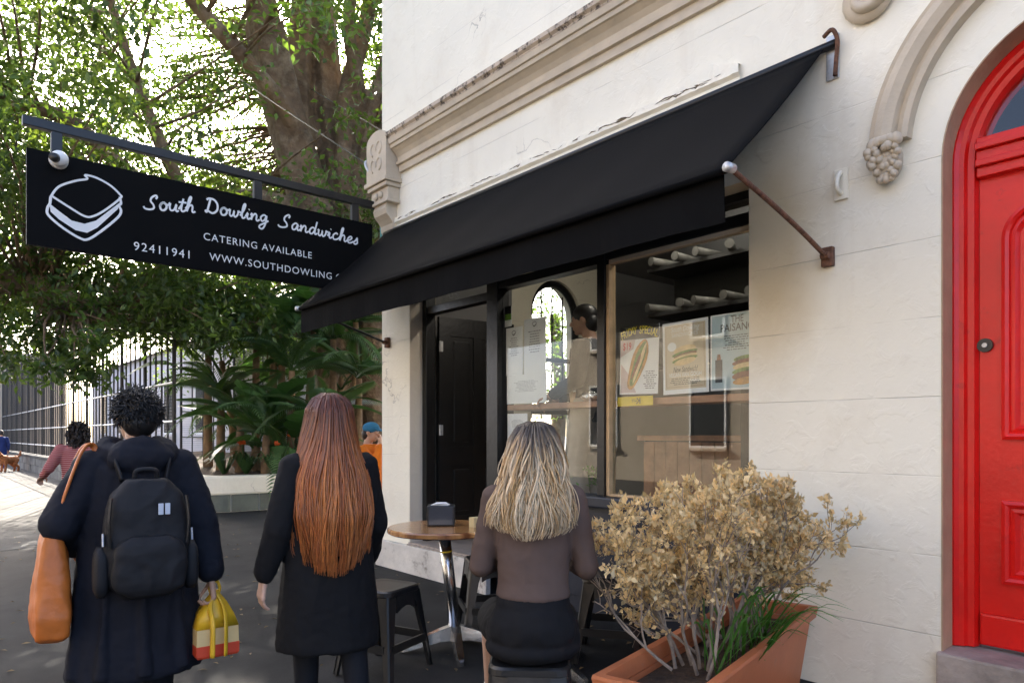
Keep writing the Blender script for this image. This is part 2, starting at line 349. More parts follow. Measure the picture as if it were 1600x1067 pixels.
# corner console block
b = MB()
R0 = []
for y0 in (0, -.17):
    pts = [(-6.17, 3.78), (-6.17, 4.16)] + [(-5.985 - .185 * math.cos(math.pi*k/10), 4.16 + .10 * math.sin(math.pi*k/10)) for k in range(1, 10)] + [(-5.80, 4.16), (-5.80, 3.78)]
    R0.append([Vector((x, y0, z)) for x, z in pts])
b.rings(R0); b.build('console_block', m_trim, BLD)
for (zz, hw, pr, h) in ((3.74, .205, .19, .045), (3.70, .18, .165, .04), (3.58, .16, .13, .12), (3.55, .175, .15, .03)):
    MB().box((-5.985 - hw, -pr, zz), (-5.985 + hw, 0, zz + h), bev=.008).build('console_moulding', m_trim, BLD)
pts = [(0, 3.55), (-.12, 3.55), (-.135, 3.50), (-.12, 3.45), (-.08, 3.41), (-.05, 3.37), (-.045, 3.32), (-.02, 3.28), (0, 3.26)]
profile_run(pts, -6.10, -5.87, 1).build('console_scroll', m_trim, BLD)
for sx in (-1, 1):
    for k, (dx, z, r) in enumerate(((.055, 4.09, .045), (.055, 3.93, .045))):
        MB().tube([(-5.985 + sx * (dx + r * math.cos(t)), -.172, z + r * 1.3 * math.sin(t)) for t in [q * .5 for q in range(-3, 8)]], [.012 - .0007 * q for q in range(11)], 6).build('carved_leaf', m_trim, BLD)
MB().ell((-5.95, -.14, 3.64), (.035, .02, .035)).build('carved_flower', m_trim, BLD); MB().ell((-6.04, -.14, 3.64), (.035, .02, .035)).build('carved_flower', m_trim, BLD)
b = MB()   # return of the cornice round the corner
b.rings([[Vector((-6.16 - (-y) * 1.1 * k, yy, z)) for y, z in cp] for k, yy in ((1, .0), (1, 1.2))]); b.build('side_cornice', m_trim, BLD)
# plaster lip over the awning, ragged
b = MB(); n = 120
rag = [(.012 * noise.noise((k * .37, 2, 0)) + (.012 if random.random() < .2 else 0)) for k in range(n + 1)]
for k in range(n + 1):
    x = -6.0 + 3.85 * k / n; zt = 3.415 + rag[k] + (.07 * math.exp(-((k - 112) / 6.) ** 2)); yb = -.026 - .006 * random.random()
    b.v += [(x, .002, zt + .006), (x, yb, zt), (x, yb - .004, 3.37 + .004 * random.random()), (x, -.012, 3.352), (x, -.014, 3.31)]
for k in range(n):
    for j in range(4): b.f.append((k*5+j, (k+1)*5+j, (k+1)*5+j+1, k*5+j+1))
b.build('plaster_lip', m_wall, BLD)
b = MB()
for k in range(46):
    x = -5.95 + 3.75 * random.random(); L = random.uniform(.03, .16); b.tube([(x, -.031, 3.395 + random.uniform(-.008, .01)), (x + L * .5, -.032, 3.395 + random.uniform(-.012, .012)), (x + L, -.031, 3.395 + random.uniform(-.01, .01))], [.001, .004, .001], 4)
b.build('peeled_paint', M_('bare_plaster', (.20, .15, .10), .9, .3, 20), BLD)['kind'] = 'stuff'
# arch moulding over the red door
b = MB(); ar = []
prof = [(.685, 0), (.69, -.05), (.715, -.055), (.72, -.035), (.745, -.03), (.76, -.06), (.80, -.075), (.835, -.07), (.845, -.045), (.865, -.05), (.875, 0)]
for k in range(41):
    t = R(176) - R(172) * k / 40
    ar.append([Vector((XC + r * math.cos(t), y, ZS + .09 + r * math.sin(t))) for r, y in prof])
b.rings(ar); b.build('arch_moulding', m_trim, BLD)
for s in (-1, 1):       # bunch of grapes and leaves where the moulding ends
    b = MB(); cx = XC + s * .78
    for k in range(38):
        zz = random.uniform(0, 1); wdt = .085 * (1 - zz * .65); b.ell((cx + random.uniform(-wdt, wdt), -.05 - .035 * random.random() * (1.2 - zz), 2.68 - .17 * zz), random.uniform(.016, .024), nu=8, nv=6)
    b.ell((cx, -.03, 2.62), (.07, .045, .10)); b.build('grape_corbel', m_trim, BLD, True)
    for k in range(5):
        a = R(-70 + 35 * k); MB().ell((cx + .06 * math.sin(a), -.075, 2.70 + .012 * math.cos(a)), (.036, .022, .024), Matrix.Rotation(a, 3, 'Y'), 10, 6).build('vine_leaf', m_trim, BLD, True)
b = MB(); b.tube([(-1.44 + (.018 + .011 * t) * math.cos(t * 1.0), -.04 - .002 * t, 3.47 + (.018 + .011 * t) * math.sin(t)) for t in [q * .35 for q in range(26)]], [.018 + .0008 * q for q in range(26)], 8)
b.ell((-1.44, -.02, 3.47), (.13, .04, .13)); b.build('scroll_rosette', m_trim, BLD, True)
# plinth, step
b = MB(); b.box((-6.20, -.055, -.3), (-4.42, -.001, .26), bev=.012); b.build('plinth', m_plinth, BLD)
b = MB(); b.box((-5.64, -.02, .262), (-4.5, .30, .285)); b.build('door_step', m_floor_t, BLD)
for k in range(5): MB().box((-5.63 + k * .225, -.045, .263), (-5.63 + k * .225 + .218, .0, .274)).build('step_tile', m_floor_t, BLD)
# ---- shopfront joinery
def bx(name, lo, hi, m, parent=BLD, bev=.004): return MB().box(lo, hi, bev=bev).build(name, m, parent)
bx('door_jamb', (-5.643, .14, .285), (-5.575, .25, 2.75), m_blackp); bx('door_post', (-4.64, .13, .285), (-4.495, .26, 2.75), m_blackp)
bx('door_head', (-5.575, .15, 2.46), (-4.64, .25, 2.53), m_blackp); bx('window_mullion', (-3.375, .13, .87), (-3.305, .25, 2.75), m_blackp)
bx('mullion_bead', (-3.305, .15, .87), (-3.275, .22, 2.515), m_beige); bx('window_transom', (-4.495, .14, 2.53), (-3.375, .25, 2.60), m_blackp); bx('window_transom', (-3.305, .14, 2.55), (-2.1, .25, 2.62), m_blackp)
bx('transom_bead', (-3.275, .145, 2.515), (-2.1, .20, 2.545), m_trim); bx('window_sill', (-4.495, .04, .79), (-2.1, .27, .868), m_navy, bev=.012)
bx('head_rail', (-5.575, .14, 2.70), (-2.1, .26, 2.75), m_blackp); bx('stall_riser', (-4.495, .12, -.1), (-2.1, .24, .79), m_navy)
for k in range(3): bx('riser_panel', (-4.42 + k * .78, .105, .12), (-4.42 + k * .78 + .66, .119, .70), m_navy, bev=.006)
bx('bottom_bead', (-3.275, .15, .868), (-2.1, .22, .885), m_beige)
for (x0, x1, z0, z1) in ((-4.495, -3.375, .868, 2.53), (-3.275, -2.1, .885, 2.515), (-4.495, -3.375, 2.60, 2.70), (-3.305, -2.1, 2.62, 2.70), (-5.575, -4.64, 2.53, 2.70)):
    MB().box((x0, .185, z0), (x1, .191, z1)).build('window_pane', m_glass, BLD)
MB().box((-4.49, .235, 1.51), (-3.38, .50, 1.556), bev=.004).build('display_shelf', m_shelfw, BLD); MB().box((-3.27, .235, 1.51), (-2.1, .50, 1.556), bev=.004).build('display_shelf', m_shelfw, BLD)
# black panelled door, folded back inside
def panel_door(name, w, h, m, parent, xs, zs, t=.045):
    """leaf in local XZ, hinge at x=0, panels recessed between stiles and rails"""
    b = MB(); xe = [0] + [v for p in xs for v in p] + [w]; ze = [0] + [v for p in zs for v in p] + [h]
    for k in range(0, len(xe), 2): b.box((xe[k], -t/2, 0), (xe[k+1], t/2, h))
    for (x0, x1) in xs:
        for k in range(0, len(ze), 2): b.box((x0, -t/2 + .001, ze[k]), (x1, t/2 - .001, ze[k+1]))
    leaf = b.build(name, m, parent)
    for (x0, x1) in xs:
        for (z0, z1) in zs:
            MB().box((x0, -t/2 + .014, z0), (x1, t/2 - .014, z1)).build('panel', m, leaf)
            MB().box((x0 + .045, -t/2 + .004, z0 + .045), (x1 - .045, t/2 - .004, z1 - .045), bev=.010).build('raised_field', m, leaf)
    return leaf
sdoor = panel_door('shop_door', .88, 2.16, m_blackp, BLD, [(.12, .39), (.49, .76)], [(.22, .72), (.90, 1.98)])
sdoor.location = (-5.56, .27, .29); sdoor.rotation_euler = (0, 0, R(84))
for z in (1.35, 2.16):
    o = MB().box((-.006, -.031, -.05), (.036, -.0235, .05)).tube([(0, -.034, -.052), (0, -.034, .052)], .007, 8).build('door_hinge', m_galv, sdoor); o.location = (.0, 0, z - .29)
# ---- red arched door
b = MB(); rings = []
fp = [(.56, .13), (.545, .125), (.53, .14), (.51, .145), (.50, .165), (.475, .17), (.465, .20), (.465, .29), (.56, .29)]
for k in range(33):
    t = math.pi * (1 - k / 32); rings.append([Vector((XC + r * math.cos(t), y, ZS + r * math.sin(t))) for r, y in fp])
rings = [[Vector((p.x, p.y, .31)) for p in rings[0]]] + rings + [[Vector((p.x, p.y, .31)) for p in rings[-1]]]
b.rings(rings); RD = b.build('red_door', m_red, BLD)
rl = [[Vector((XC + r * math.cos(t), y, ZS + r * math.sin(t))) for r, y in ((.559, -.002), (.559, .14), (.553, .14), (.553, -.002))] for t in [math.pi * (1 - k / 32) for k in range(33)]]
rl = [[Vector((p.x, p.y, .306)) for p in rl[0]]] + rl + [[Vector((p.x, p.y, .306)) for p in rl[-1]]]
MB().rings(rl).build('painted_reveal', M_('tan_reveal_paint', (.44, .30, .18), .6, .08, 5, .25, 40), BLD)
for (z0, z1, y0) in ((2.50, 2.545, .16), (2.545, 2.575, .135), (2.575, 2.62, .15), (2.62, 2.65, .125), (2.65, 2.68, .15)): MB().box((XC - .464, y0, z0), (XC + .464, .29, z1), bev=.005).build('door_transom', m_red, RD)
MB().box((XC - .47, .215, 2.66), (XC + .47, .221, 3.06)).build('fanlight_pane', m_glass, RD)
MB().box((XC - .7, .9, 2.3), (XC + .7, .92, 3.4)).build('hall_wall', m_dark, BLD)
W2 = .463
b = MB(); b.box((XC - W2, .205, .32), (XC + W2, .25, 2.50)); leaf = b.build('door_leaf', m_red, RD)
b = MB(); b.box((XC - W2 + .005, .185, .322), (XC + W2 - .005, .2049, .47), bev=.012); b.build('kick_board', m_red, RD)
def mould_loop(pts, prof, m, name, parent):
    """sweep a small profile (offset inward, y) round a closed XZ loop"""
    b = MB(); n = len(pts); rg = []
    for i in range(n):
        p = Vector((pts[i][0], 0, pts[i][1])); a = Vector((pts[i-1][0], 0, pts[i-1][1])); c = Vector((pts[(i+1)%n][0], 0, pts[(i+1)%n][1]))
        d1 = (p - a).normalized(); d2 = (c - p).normalized(); nn = Vector((-d1.z, 0, d1.x)) + Vector((-d2.z, 0, d2.x)); nn.normalize(); k = 1 / max(.4, nn.dot(Vector((-d1.z, 0, d1.x))))
        rg.append([p + nn * o * k + Vector((0, y, 0)) for o, y in prof])
    b.rings(rg + [rg[0]], cap=False); return b.build(name, m, parent)
mp_ = [(0, .205), (.0, .178), (.015, .172), (.028, .180), (.034, .192), (.05, .188), (.058, .196), (.066, .204)]
for s in (-1, 1):
    xa, xb = (XC - .37, XC - .045) if s < 0 else (XC + .045, XC + .37)
    cx = (xa + xb) / 2; r = (xb - xa) / 2
    up = [(xb, 1.28)] + [(cx + r * math.cos(math.pi * k / 14), 2.20 + r * .95 * math.sin(math.pi * k / 14)) for k in range(15)] + [(xa, 1.28)]
    mould_loop(up, mp_, m_red, 'panel_moulding', RD)
    lo = [(xb, .62), (xb, 1.00), (xa, 1.00), (xa, .62)]; mould_loop(lo, mp_, m_red, 'panel_moulding', RD)
    b = MB(); x0, x1, z0, z1 = xa + .085, xb - .085, .705, .915; b.add([(x0, .2045, z0), (x1, .2045, z0), (x1, .2045, z1), (x0, .2045, z1), (cx, .172, (z0 + z1) / 2)], [(0, 1, 4), (1, 2, 4), (2, 3, 4), (3, 0, 4)]); b.build('raised_panel', m_red, RD)
    b = MB(); r2 = r - .085
    ring = [(cx + r2, 1.37)] + [(cx + r2 * math.cos(math.pi * k / 12), 2.18 + r2 * .95 * math.sin(math.pi * k / 12)) for k in range(13)] + [(cx - r2, 1.37)]
    ri = [(cx + (x - cx) * .55, 1.37 + .04 + (z - 1.37) * .95) for x, z in ring]
    b.rings([[Vector((x, .2045, z)) for x, z in ring], [Vector((x, .18, z)) for x, z in ri]]); b.build('raised_panel', m_red, RD)
lk = MB().tube([(-1.005, .205, 1.72), (-1.005, .188, 1.72)], .032, 20).build('door_lock', m_blackp, RD); MB().tube([(-1.005, .19, 1.72), (-1.005, .182, 1.72)], .011, 12).build('key_cylinder', m_galv, lk)
b = MB(); b.box((-1.14, -.035, -.2), (.02, .29, .305), bev=.012); b.build('door_sill', M_('worn_sill_stone', (.36, .30, .25), .8, .2, 5, .6, 24), BLD)
# ------------------------------------------------------------------ awning
AW = thing('shop_awning', 'black canvas drop awning on rusty arms over the shop window', 'awning', (-3.86, 0, 2.4))
def aw(b, name, m, sm=False, parent=AW):
    o = b.build(name, m, parent, sm); o.matrix_parent_inverse = Matrix.Translation((3.86, 0, -2.4)); return o
b = MB(); nx, ny = 40, 10; A0, A1 = (-6.06, -1.655)
def canvas(u, v):
    x = A0 + (A1 - A0) * u; y = -.02 - .93 * v; z = 3.315 - .865 * v - .022 * math.sin(math.pi * v) * (1 + .25 * math.sin(u * 21)) + .004 * math.sin(u * 37 + v * 4)
    return Vector((x, y, z))
for th in (0, -.006):
    for i in range(nx + 1):
        for j in range(ny + 1): b.v.append(tuple(canvas(i / nx, j / ny) + Vector((0, 0, th))))
q = (nx + 1) * (ny + 1)
for i in range(nx):
    for j in range(ny):
        a = i * (ny + 1) + j; b.f.append((a, a + ny + 1, a + ny + 2, a + 1)); b.f.append((q + a, q + a + 1, q + a + ny + 2, q + a + ny + 1))
E1 = [i * (ny + 1) + ny for i in range(nx + 1)]; E0 = [i * (ny + 1) for i in range(nx + 1)]
for E_ in (E0, E1):
    for i in range(nx): b.f.append((E_[i], E_[i+1], q + E_[i+1], q + E_[i]))
for base in (0, nx * (ny + 1)):
    for j in range(ny): b.f.append((base + j, base + j + 1, q + base + j + 1, q + base + j))
aw(b, 'canopy', m_black, True)
b = MB(); n = 60
for k in range(n + 1):
    x = A0 + .01 + (A1 - A0 - .05) * k / n; wv = .008 * math.sin(k * .55) + .005 * math.sin(k * 1.3)
    b.v += [(x, -.905, 2.475), (x, -.905 + wv * .5, 2.35), (x, -.905 + wv, 2.235), (x, -.899 + wv, 2.235), (x, -.899 + wv * .5, 2.35), (x, -.899, 2.475)]
for k in range(n):
    for j in range(5): b.f.append((k*6+j, (k+1)*6+j, (k+1)*6+j+1, k*6+j+1))
aw(b, 'valance', m_black)
aw(MB().tube([(A0, -.935, 2.446), (A1, -.935, 2.446)], .016, 10), 'front_bar', m_black, True)
aw(MB().tube([(A0, -.03, 3.30), (A1 + .06, -.03, 3.30)], .022, 10), 'roller', m_plast, True)
for x in (A1 + .012, A0 + .03):
    aw(MB().tube(spline([(x, -.93, 2.447), (x, -.6, 2.375), (x + .003, -.3, 2.295), (x, -.05, 2.222)]), .012, 10), 'support_arm', m_rust if x > -3 else m_plast, True)
    aw(MB().tube([(x, -.965, 2.447), (x, -.915, 2.45)], .022, 10), 'arm_joint', m_galv, True)
    aw(MB().box((x - .03, -.035, 2.17), (x + .03, -.001, 2.27), bev=.006).tube([(x - .02, -.05, 2.222), (x + .02, -.05, 2.222)], .018, 8), 'arm_bracket', m_rust)
x = A1 + .03
aw(MB().box((x - .03, -.012, 3.13), (x + .035, -.001, 3.36), bev=.003), 'wall_bracket', m_galv)
aw(MB().tube(spline([(x - .02, -.06, 3.34), (x + .03, -.075, 3.35), (x + .045, -.05, 3.30), (x + .03, -.03, 3.22), (x + .02, -.02, 3.14)]), .011, 8), 'bracket_hook', m_rust, True)
# ------------------------------------------------------------------ hanging sign
SX = -6.12
SG = thing('hanging_sign', 'long black hanging shop sign with white sandwich drawing and lettering', 'sign', (SX, 0, 2.68))
def sg(b, name, m, sm=False, parent=SG):
    o = b.build(name, m, parent, sm); o.matrix_parent_inverse = Matrix.Translation((-SX, 0, -2.68)); return o
SY0, SY1, SZ0, SZ1 = -2.965, -.145, 2.685, 3.385
board = sg(MB().box((SX - .02, SY0, SZ0), (SX + .02, SY1, SZ1), bev=.003), 'sign_board', m_sign)
sg(MB().box((SX - .028, -2.99, 3.545), (SX + .028, -.03, 3.615), bev=.006), 'sign_bar', m_blackp)
for y in (-2.78, -1.28, -.33): sg(MB().box((SX - .022, y - .035, 3.384), (SX + .022, y + .035, 3.546)), 'hanger', m_blackp)
sg(MB().box((SX - .035, -.03, 3.28), (SX + .10, -.012, 3.72), bev=.004), 'wall_plate', m_teal)
for z in (3.32, 3.68): sg(MB().tube([(SX + .06, -.03, z), (SX + .06, -.036, z)], .012, 8), 'bolt', m_galv)
sg(MB().tube(spline([(SX + .02, -.03, 3.66), (SX + .01, -.09, 3.80), (SX - .03, -.17, 3.93), (SX - .06, -.17, 4.02), (SX - .03, -.06, 4.06)]), .014, 8), 'conduit', m_galv, True)
def to_sign(me_or_b, x, z, sc=1):
    """local (x right, y up) -> board face"""
    return Matrix(((0, 0, 1, SX + .0215), (sc, 0, 0, x), (0, sc, 0, z), (0, 0, 0, 1)))
def text_mesh(body, size=1., ext=.001, space=1., align='LEFT', shear=0, bold=0.):
    cu = bpy.data.curves.new('t', 'FONT'); cu.body = body; cu.size = size; cu.extrude = ext; cu.space_character = space; cu.align_x = align; cu.shear = shear; cu.offset = bold; cu.resolution_u = 4
    o = bpy.data.objects.new('t', cu); COL.objects.link(o); dg = bpy.context.evaluated_depsgraph_get(); dg.update()
    me = bpy.data.meshes.new_from_object(o.evaluated_get(dg)); bpy.data.objects.remove(o); return me
def put_text(name, body, M, m, parent, width=None, height=None, space=1., align='LEFT', bold=0., ext=.001, shear=0, inv=None):
    me = text_mesh(body, 1., 0.0, space, align, shear, bold)
    xs = [v.co.x for v in me.vertices]; ys = [v.co.y for v in me.vertices]; x0, x1 = min(xs), max(xs); y1 = max(ys); 
    sx = width / (x1 - x0) if width else height / y1; sy = height / y1 if height else sx
    for v in me.vertices: v.co = M @ Vector(((v.co.x - (x0 if align == 'LEFT' else 0)) * sx, v.co.y * sy, ext))
    o = link(name, me, m, parent)
    if inv: o.matrix_parent_inverse = inv
    return o
SINV = Matrix.Translation((-SX, 0, -2.68))
def sp(px, py):    # photo pixel -> (y, z) on the sign face
    u = px - 800; dx = FW.x * FPX + RT.x * u; t = (SX + .02) / dx; return -DIST + (FW.y * FPX + RT.y * u) * t, EYE + (680 - py) * t
def line_text(body, p0, p1, h, name, space=1.1):
    y0, z0 = sp(*p0); y1, z1 = sp(*p1); put_text(name, body, to_sign(None, y0, (z0 + z1) / 2), m_white, board, y1 - y0, h, space)
line_text('CATERING AVAILABLE', (318, 376), (487, 403), .060, 'lettering', 1.15)
line_text('92411941', (209, 392), (296, 403), .066, 'lettering', 1.2)
y0, z0 = sp(327, 411); y1, z1 = sp(526, 434); put_text('lettering', 'WWW.SOUTHDOWLING.COM', to_sign(None, y0, (z0 + z1) / 2), m_white, board, (y1 - y0) * 1.17, .062, 1.15)
# handwritten name: one pen stroke per list, unit = x-height
CUR = {
 'S': (1.35, [[(-.15,.25),(.05,.0),(.5,.0),(.85,.25),(.75,.7),(.45,1.1),(.5,1.6),(.85,1.95),(1.0,1.75),(.9,1.5)]]),
 'o': (.95, [[(.1,.45),(.2,.85),(.5,1.0),(.3,.95),(.1,.55),(.25,.05),(.55,.02),(.75,.4),(.65,.85),(.45,.98),(.7,.8),(1.0,.85)]]),
 'u': (1.0, [[(.0,.8),(.12,.95),(.12,.4),(.3,.02),(.6,.2),(.75,.95),(.75,.3),(.9,.02),(1.05,.2)]]),
 't': (.75, [[(.05,.2),(.3,.9),(.38,1.7),(.3,.5),(.4,.05),(.6,.05),(.8,.3)],[(-.05,1.15),(.75,1.25)]]),
 'h': (1.0, [[(.0,.3),(.3,1.1),(.42,1.9),(.3,2.0),(.2,1.5),(.15,.0),(.3,.7),(.55,.95),(.7,.7),(.72,.2),(.85,.02),(1.05,.2)]]),
 'D': (1.5, [[(.35,1.85),(.3,1.0),(.2,.05),(.05,.15),(.3,.2),(.8,.0),(1.2,.5),(1.15,1.3),(.75,1.85),(.2,1.9),(.0,1.65)]]),
 'w': (1.25, [[(.0,.75),(.1,.95),(.12,.3),(.3,.02),(.5,.3),(.55,.85),(.58,.3),(.75,.02),(.98,.4),(1.0,.95),(1.1,.8),(1.3,.85)]]),
 'l': (.6, [[(.0,.3),(.3,1.1),(.42,1.9),(.3,2.05),(.18,1.5),(.2,.4),(.35,.02),(.6,.25)]]),
 'i': (.55, [[(.0,.3),(.2,.9),(.2,.3),(.35,.02),(.58,.25)],[(.26,1.35),(.31,1.42)]]),
 'n': (1.05, [[(.0,.6),(.12,.95),(.12,.0),(.2,.5),(.45,.95),(.65,.75),(.68,.2),(.82,.02),(1.05,.25)]]),
 'g': (.95, [[(.7,.85),(.4,1.0),(.1,.6),(.25,.1),(.55,.3),(.72,.95),(.7,-.3),(.45,-1.0),(.1,-.9),(.15,-.55),(.6,-.15),(1.0,.3)]]),
 'a': (1.0, [[(.7,.85),(.4,1.0),(.1,.55),(.2,.05),(.5,.15),(.72,.9),(.7,.25),(.85,.02),(1.03,.25)]]),
 'd': (1.05, [[(.68,.85),(.38,1.0),(.1,.55),(.2,.05),(.5,.15),(.72,.9),(.82,1.95),(.72,.6),(.8,.05),(1.05,.25)]]),
 'c': (.85, [[(.65,.8),(.45,1.0),(.12,.6),(.22,.05),(.55,.02),(.88,.3)]]),
 'e': (.85, [[(.0,.3),(.4,.45),(.62,.8),(.42,1.0),(.14,.6),(.25,.05),(.55,.02),(.88,.3)]]),
 's': (.75, [[(.0,.2),(.3,.6),(.45,1.0),(.5,.6),(.55,.2),(.3,.0),(.1,.12)]]),
}
def cursive(word, y0, y1, z0, z1, hx, name):
    """word from y0 to y1 along the board; baseline from z0 to z1"""
    tot = sum(CUR[c][0] for c in word); k = (y1 - y0) / tot; x = 0; b = MB()
    for c in word:
        wd, st = CUR[c]
        for s in st:
            pts = spline([(SX + .0225, y0 + (x + p[0] + .12 * p[1]) * k, z0 + (z1 - z0) * (x / tot) + p[1] * hx) for p in s], 5)
            b.tube(pts, .0085, 6, flat=1)
        x += wd
    b.v = [(SX + .0225 + (v[0] - SX - .0225) * .15, v[1], v[2]) for v in b.v]
    return b.build(name, m_white, board)
def cw(word, p0, p1, h): y0, z0 = sp(*p0); y1, z1 = sp(*p1); cursive(word, y0, y1, z0, z1, h, 'handwritten_name')
cw('South', (226, 326), (304, 331), .062); cw('Dowling', (320, 331), (418, 348), .062); cw('Sandwiches', (436, 354), (560, 383), .062)
# sandwich drawing
def sline(pts, r, closed=False):
    P = [(SX + .0225, *sp(*p)) for p in pts]
    if closed: P = P + P[:2]
    b = MB().tube(spline(P, 6), r, 6); b.v = [(SX + .0225 + (v[0] - SX - .0225) * .15, v[1], v[2]) for v in b.v]
    b.build('sandwich_outline', m_white, board)
sline([(79, 308), (92, 292), (118, 283), (136, 280), (133, 274), (150, 278), (172, 290), (187, 304), (188, 310), (165, 328), (146, 338), (132, 338), (108, 324), (80, 306)], .009)
sline([(79, 308), (78, 318), (74, 326), (76, 337), (98, 356), (124, 372), (138, 374), (160, 360), (184, 340), (189, 330), (186, 322), (189, 318), (187, 308)], .009)
b = MB(); P = [(77, 318), (92, 330), (112, 345), (132, 350), (150, 345), (187, 317), (184, 327), (152, 356), (136, 364), (118, 360), (92, 343), (79, 331)]
b.add([(SX + .0225, *sp(*p)) for p in P], [tuple(range(12))]); b.build('sandwich_filling', m_white, board)
# security camera on the sign
y, z = sp(91, 252)
SC = thing('security_camera', 'white ball security camera with black lens on the sign top', 'security camera', (SX + .02, y, z))
MB().tube([(0, 0, 0), (.03, 0, 0)], .062, 20).build('camera_base', m_white, SC, True)
Mx = Matrix.Rotation(R(-35), 3, 'Z') @ Matrix.Rotation(R(90), 3, 'Y')
MB().ell((.06, 0, 0), .058, None, 20, 14).build('camera_ball', m_white, SC, True); MB().tube([(.095, -.03, -.012), (.125, -.05, -.018)], [.034, .030], 16).build('camera_lens', m_plast, SC, True)
# wall fittings
WB = thing('wall_hook_plate', 'small white metal hook plate screwed to the wall beside the arch', 'hook', (-1.58, 0, 2.5))
MB().box((-.035, -.012, 0), (.035, -.001, .16), bev=.004).build('plate', m_wall, WB); MB().tube(spline([(0, -.014, .14), (0, -.05, .10), (0, -.055, .05), (0, -.014, .03)]), .012, 8).build('hook', m_wall, WB, True)
# overhead cables
for k, (p, q_, s) in enumerate((((215, -10, 24), (596, 272, 9.5), 'upper'), ((390, 60, 30), (597, 205, 10.5), 'lower'))):
    a, c = at(*p), at(*q_); mid = (a + c) / 2 - Vector((0, 0, .25))
    tag(MB().tube(spline([a, mid, c], 12), .012, 5).build('overhead_cable', m_plast), ['thin dark cable running down through the fig to the building corner', 'shorter dark cable meeting the building edge above the console'][k], 'cable', 'overhead cables')
# ------------------------------------------------------------------ leaves
def leaf_mesh(name, items, m, parent=None, tints=None):
    """items: (pos, dir, normal, length, width) -> folded diamond leaves in one mesh; tints: per leaf rgb"""
    vs = []; fs = []; cs = []
    for i, (p, d, nrm, L, W) in enumerate(items):
        sdir = d.cross(nrm); sdir.normalize(); n = len(vs)
        mid = p + d * L * .45
        vs += [p, mid + sdir * W * .5 + nrm * W * .18, p + d * L, mid - sdir * W * .5 + nrm * W * .18]; fs += [(n, n+1, n+2), (n, n+2, n+3)]
        if tints: cs += [tints[i]] * 4
    me = bpy.data.meshes.new(name); me.from_pydata([tuple(v) for v in vs], [], fs)
    if tints:
        a = me.color_attributes.new('tint', 'FLOAT_COLOR', 'POINT'); a.data.foreach_set('color', [x for c in cs for x in (c[0], c[1], c[2], 1.)])
    return link(name, me, m, parent)
rv = lambda: Vector((random.gauss(0, 1), random.gauss(0, 1), random.gauss(0, 1))).normalized()
def crown(name, clusters, m, parent, per=130, L=.10, spread=.42):
    it = []; tn = []
    for (c, sc) in clusters:
        base = random.uniform(.6, 1.25); yel = random.random()
        for k in range(int(per * sc)):
            o = Vector((random.gauss(0, 1), random.gauss(0, 1), random.gauss(0, .62))) * spread * sc
            d = (rv() + Vector((0, 0, -.35))).normalized(); nn = (rv() * .8 + Vector((0, 0, 1))).normalized()
            if abs(d.dot(nn)) > .95: continue
            l = L * random.uniform(.7, 1.35); it.append((c + o, d, nn, l, l * random.uniform(.42, .58)))
            t = base * random.uniform(.7, 1.3); tn.append((t * (1 + .35 * yel ** 2), t * (1 + .12 * yel), t * (1 - .2 * yel)))
    return leaf_mesh(name, it, m, parent, tn)
# ------------------------------------------------------------------ fig tree
FB = at(545, 690, 16); FB.z = .45
FIG = thing('fig_tree', 'huge spreading fig tree with fluted brown trunks filling the left sky', 'tree', FB)
FINV = Matrix.Translation(-FB)
def T(*a): return at(*a)
limbs = [
 ([T(545, 725, 16), T(535, 600, 16), T(515, 430, 16), T(470, 270, 15.6), T(425, 100, 15.2), T(395, -90, 15), T(380, -300, 15)], [.62, .52, .46, .44, .38, .30, .2]),
 ([T(560, 725, 16.2), T(552, 600, 16.2), T(548, 430, 16.2), T(525, 270, 16.4), T(505, 90, 16.6), T(500, -120, 17), T(480, -320, 17)], [.5, .42, .36, .34, .32, .26, .16]),
 ([T(575, 725, 15.8), T(574, 560, 15.9), T(568, 430, 16), T(575, 300, 16), T(592, 170, 16), T(640, 0, 16.5), T(700, -150, 17)], [.45, .36, .30, .30, .27, .22, .15]),
 ([T(600, 690, 15.2), T(588, 630, 15.4), T(572, 560, 15.8), T(560, 450, 16)], [.30, .26, .24, .2]),
 ([T(520, 500, 16), T(440, 500, 15), T(350, 492, 14), T(250, 482, 13), T(150, 487, 12.2), T(85, 470, 11.8), T(20, 440, 11.5), T(-80, 430, 11)], [.40, .34, .30, .27, .26, .28, .20, .16]),
 ([T(120, 480, 12), T(60, 440, 11.6), T(-30, 452, 11.2)], [.2, .2, .13]),
 ([T(470, 330, 15.6), T(380, 310, 14.5), T(290, 330, 13.8), T(200, 270, 13), T(110, 190, 12.5), T(20, 160, 12), T(-60, 150, 12)], [.26, .2, .16, .14, .13, .12, .1]),
 ([T(500, 300, 16), T(450, 180, 15), T(380, 90, 14), T(300, 0, 13.5), T(220, -120, 13)], [.24, .2, .17, .14, .1]),
 ([T(300, 330, 13.8), T(240, 200, 13), T(190, 60, 12.6), T(150, -80, 12)], [.15, .12, .1, .07]),
 ([T(535, 270, 16.4), T(560, 160, 16), T(545, 40, 15.5), T(560, -120, 15)], [.2, .18, .15, .12]),
 ([T(530, 640, 15.6), T(505, 480, 15.7), T(480, 330, 15.9), T(468, 160, 16), T(470, -40, 16), T(455, -250, 16)], [.42, .34, .28, .26, .22, .16]),
 ([T(585, 640, 15.5), T(580, 470, 15.6), T(548, 330, 15.8), T(540, 170, 16), T(575, 20, 16), T(600, -150, 16)], [.34, .27, .24, .22, .18, .12]),
 ([T(560, 430, 16), T(500, 350, 16.3), T(470, 200, 17), T(440, 60, 17.5)], [.26, .22, .2, .15]),
]
tb = MB()
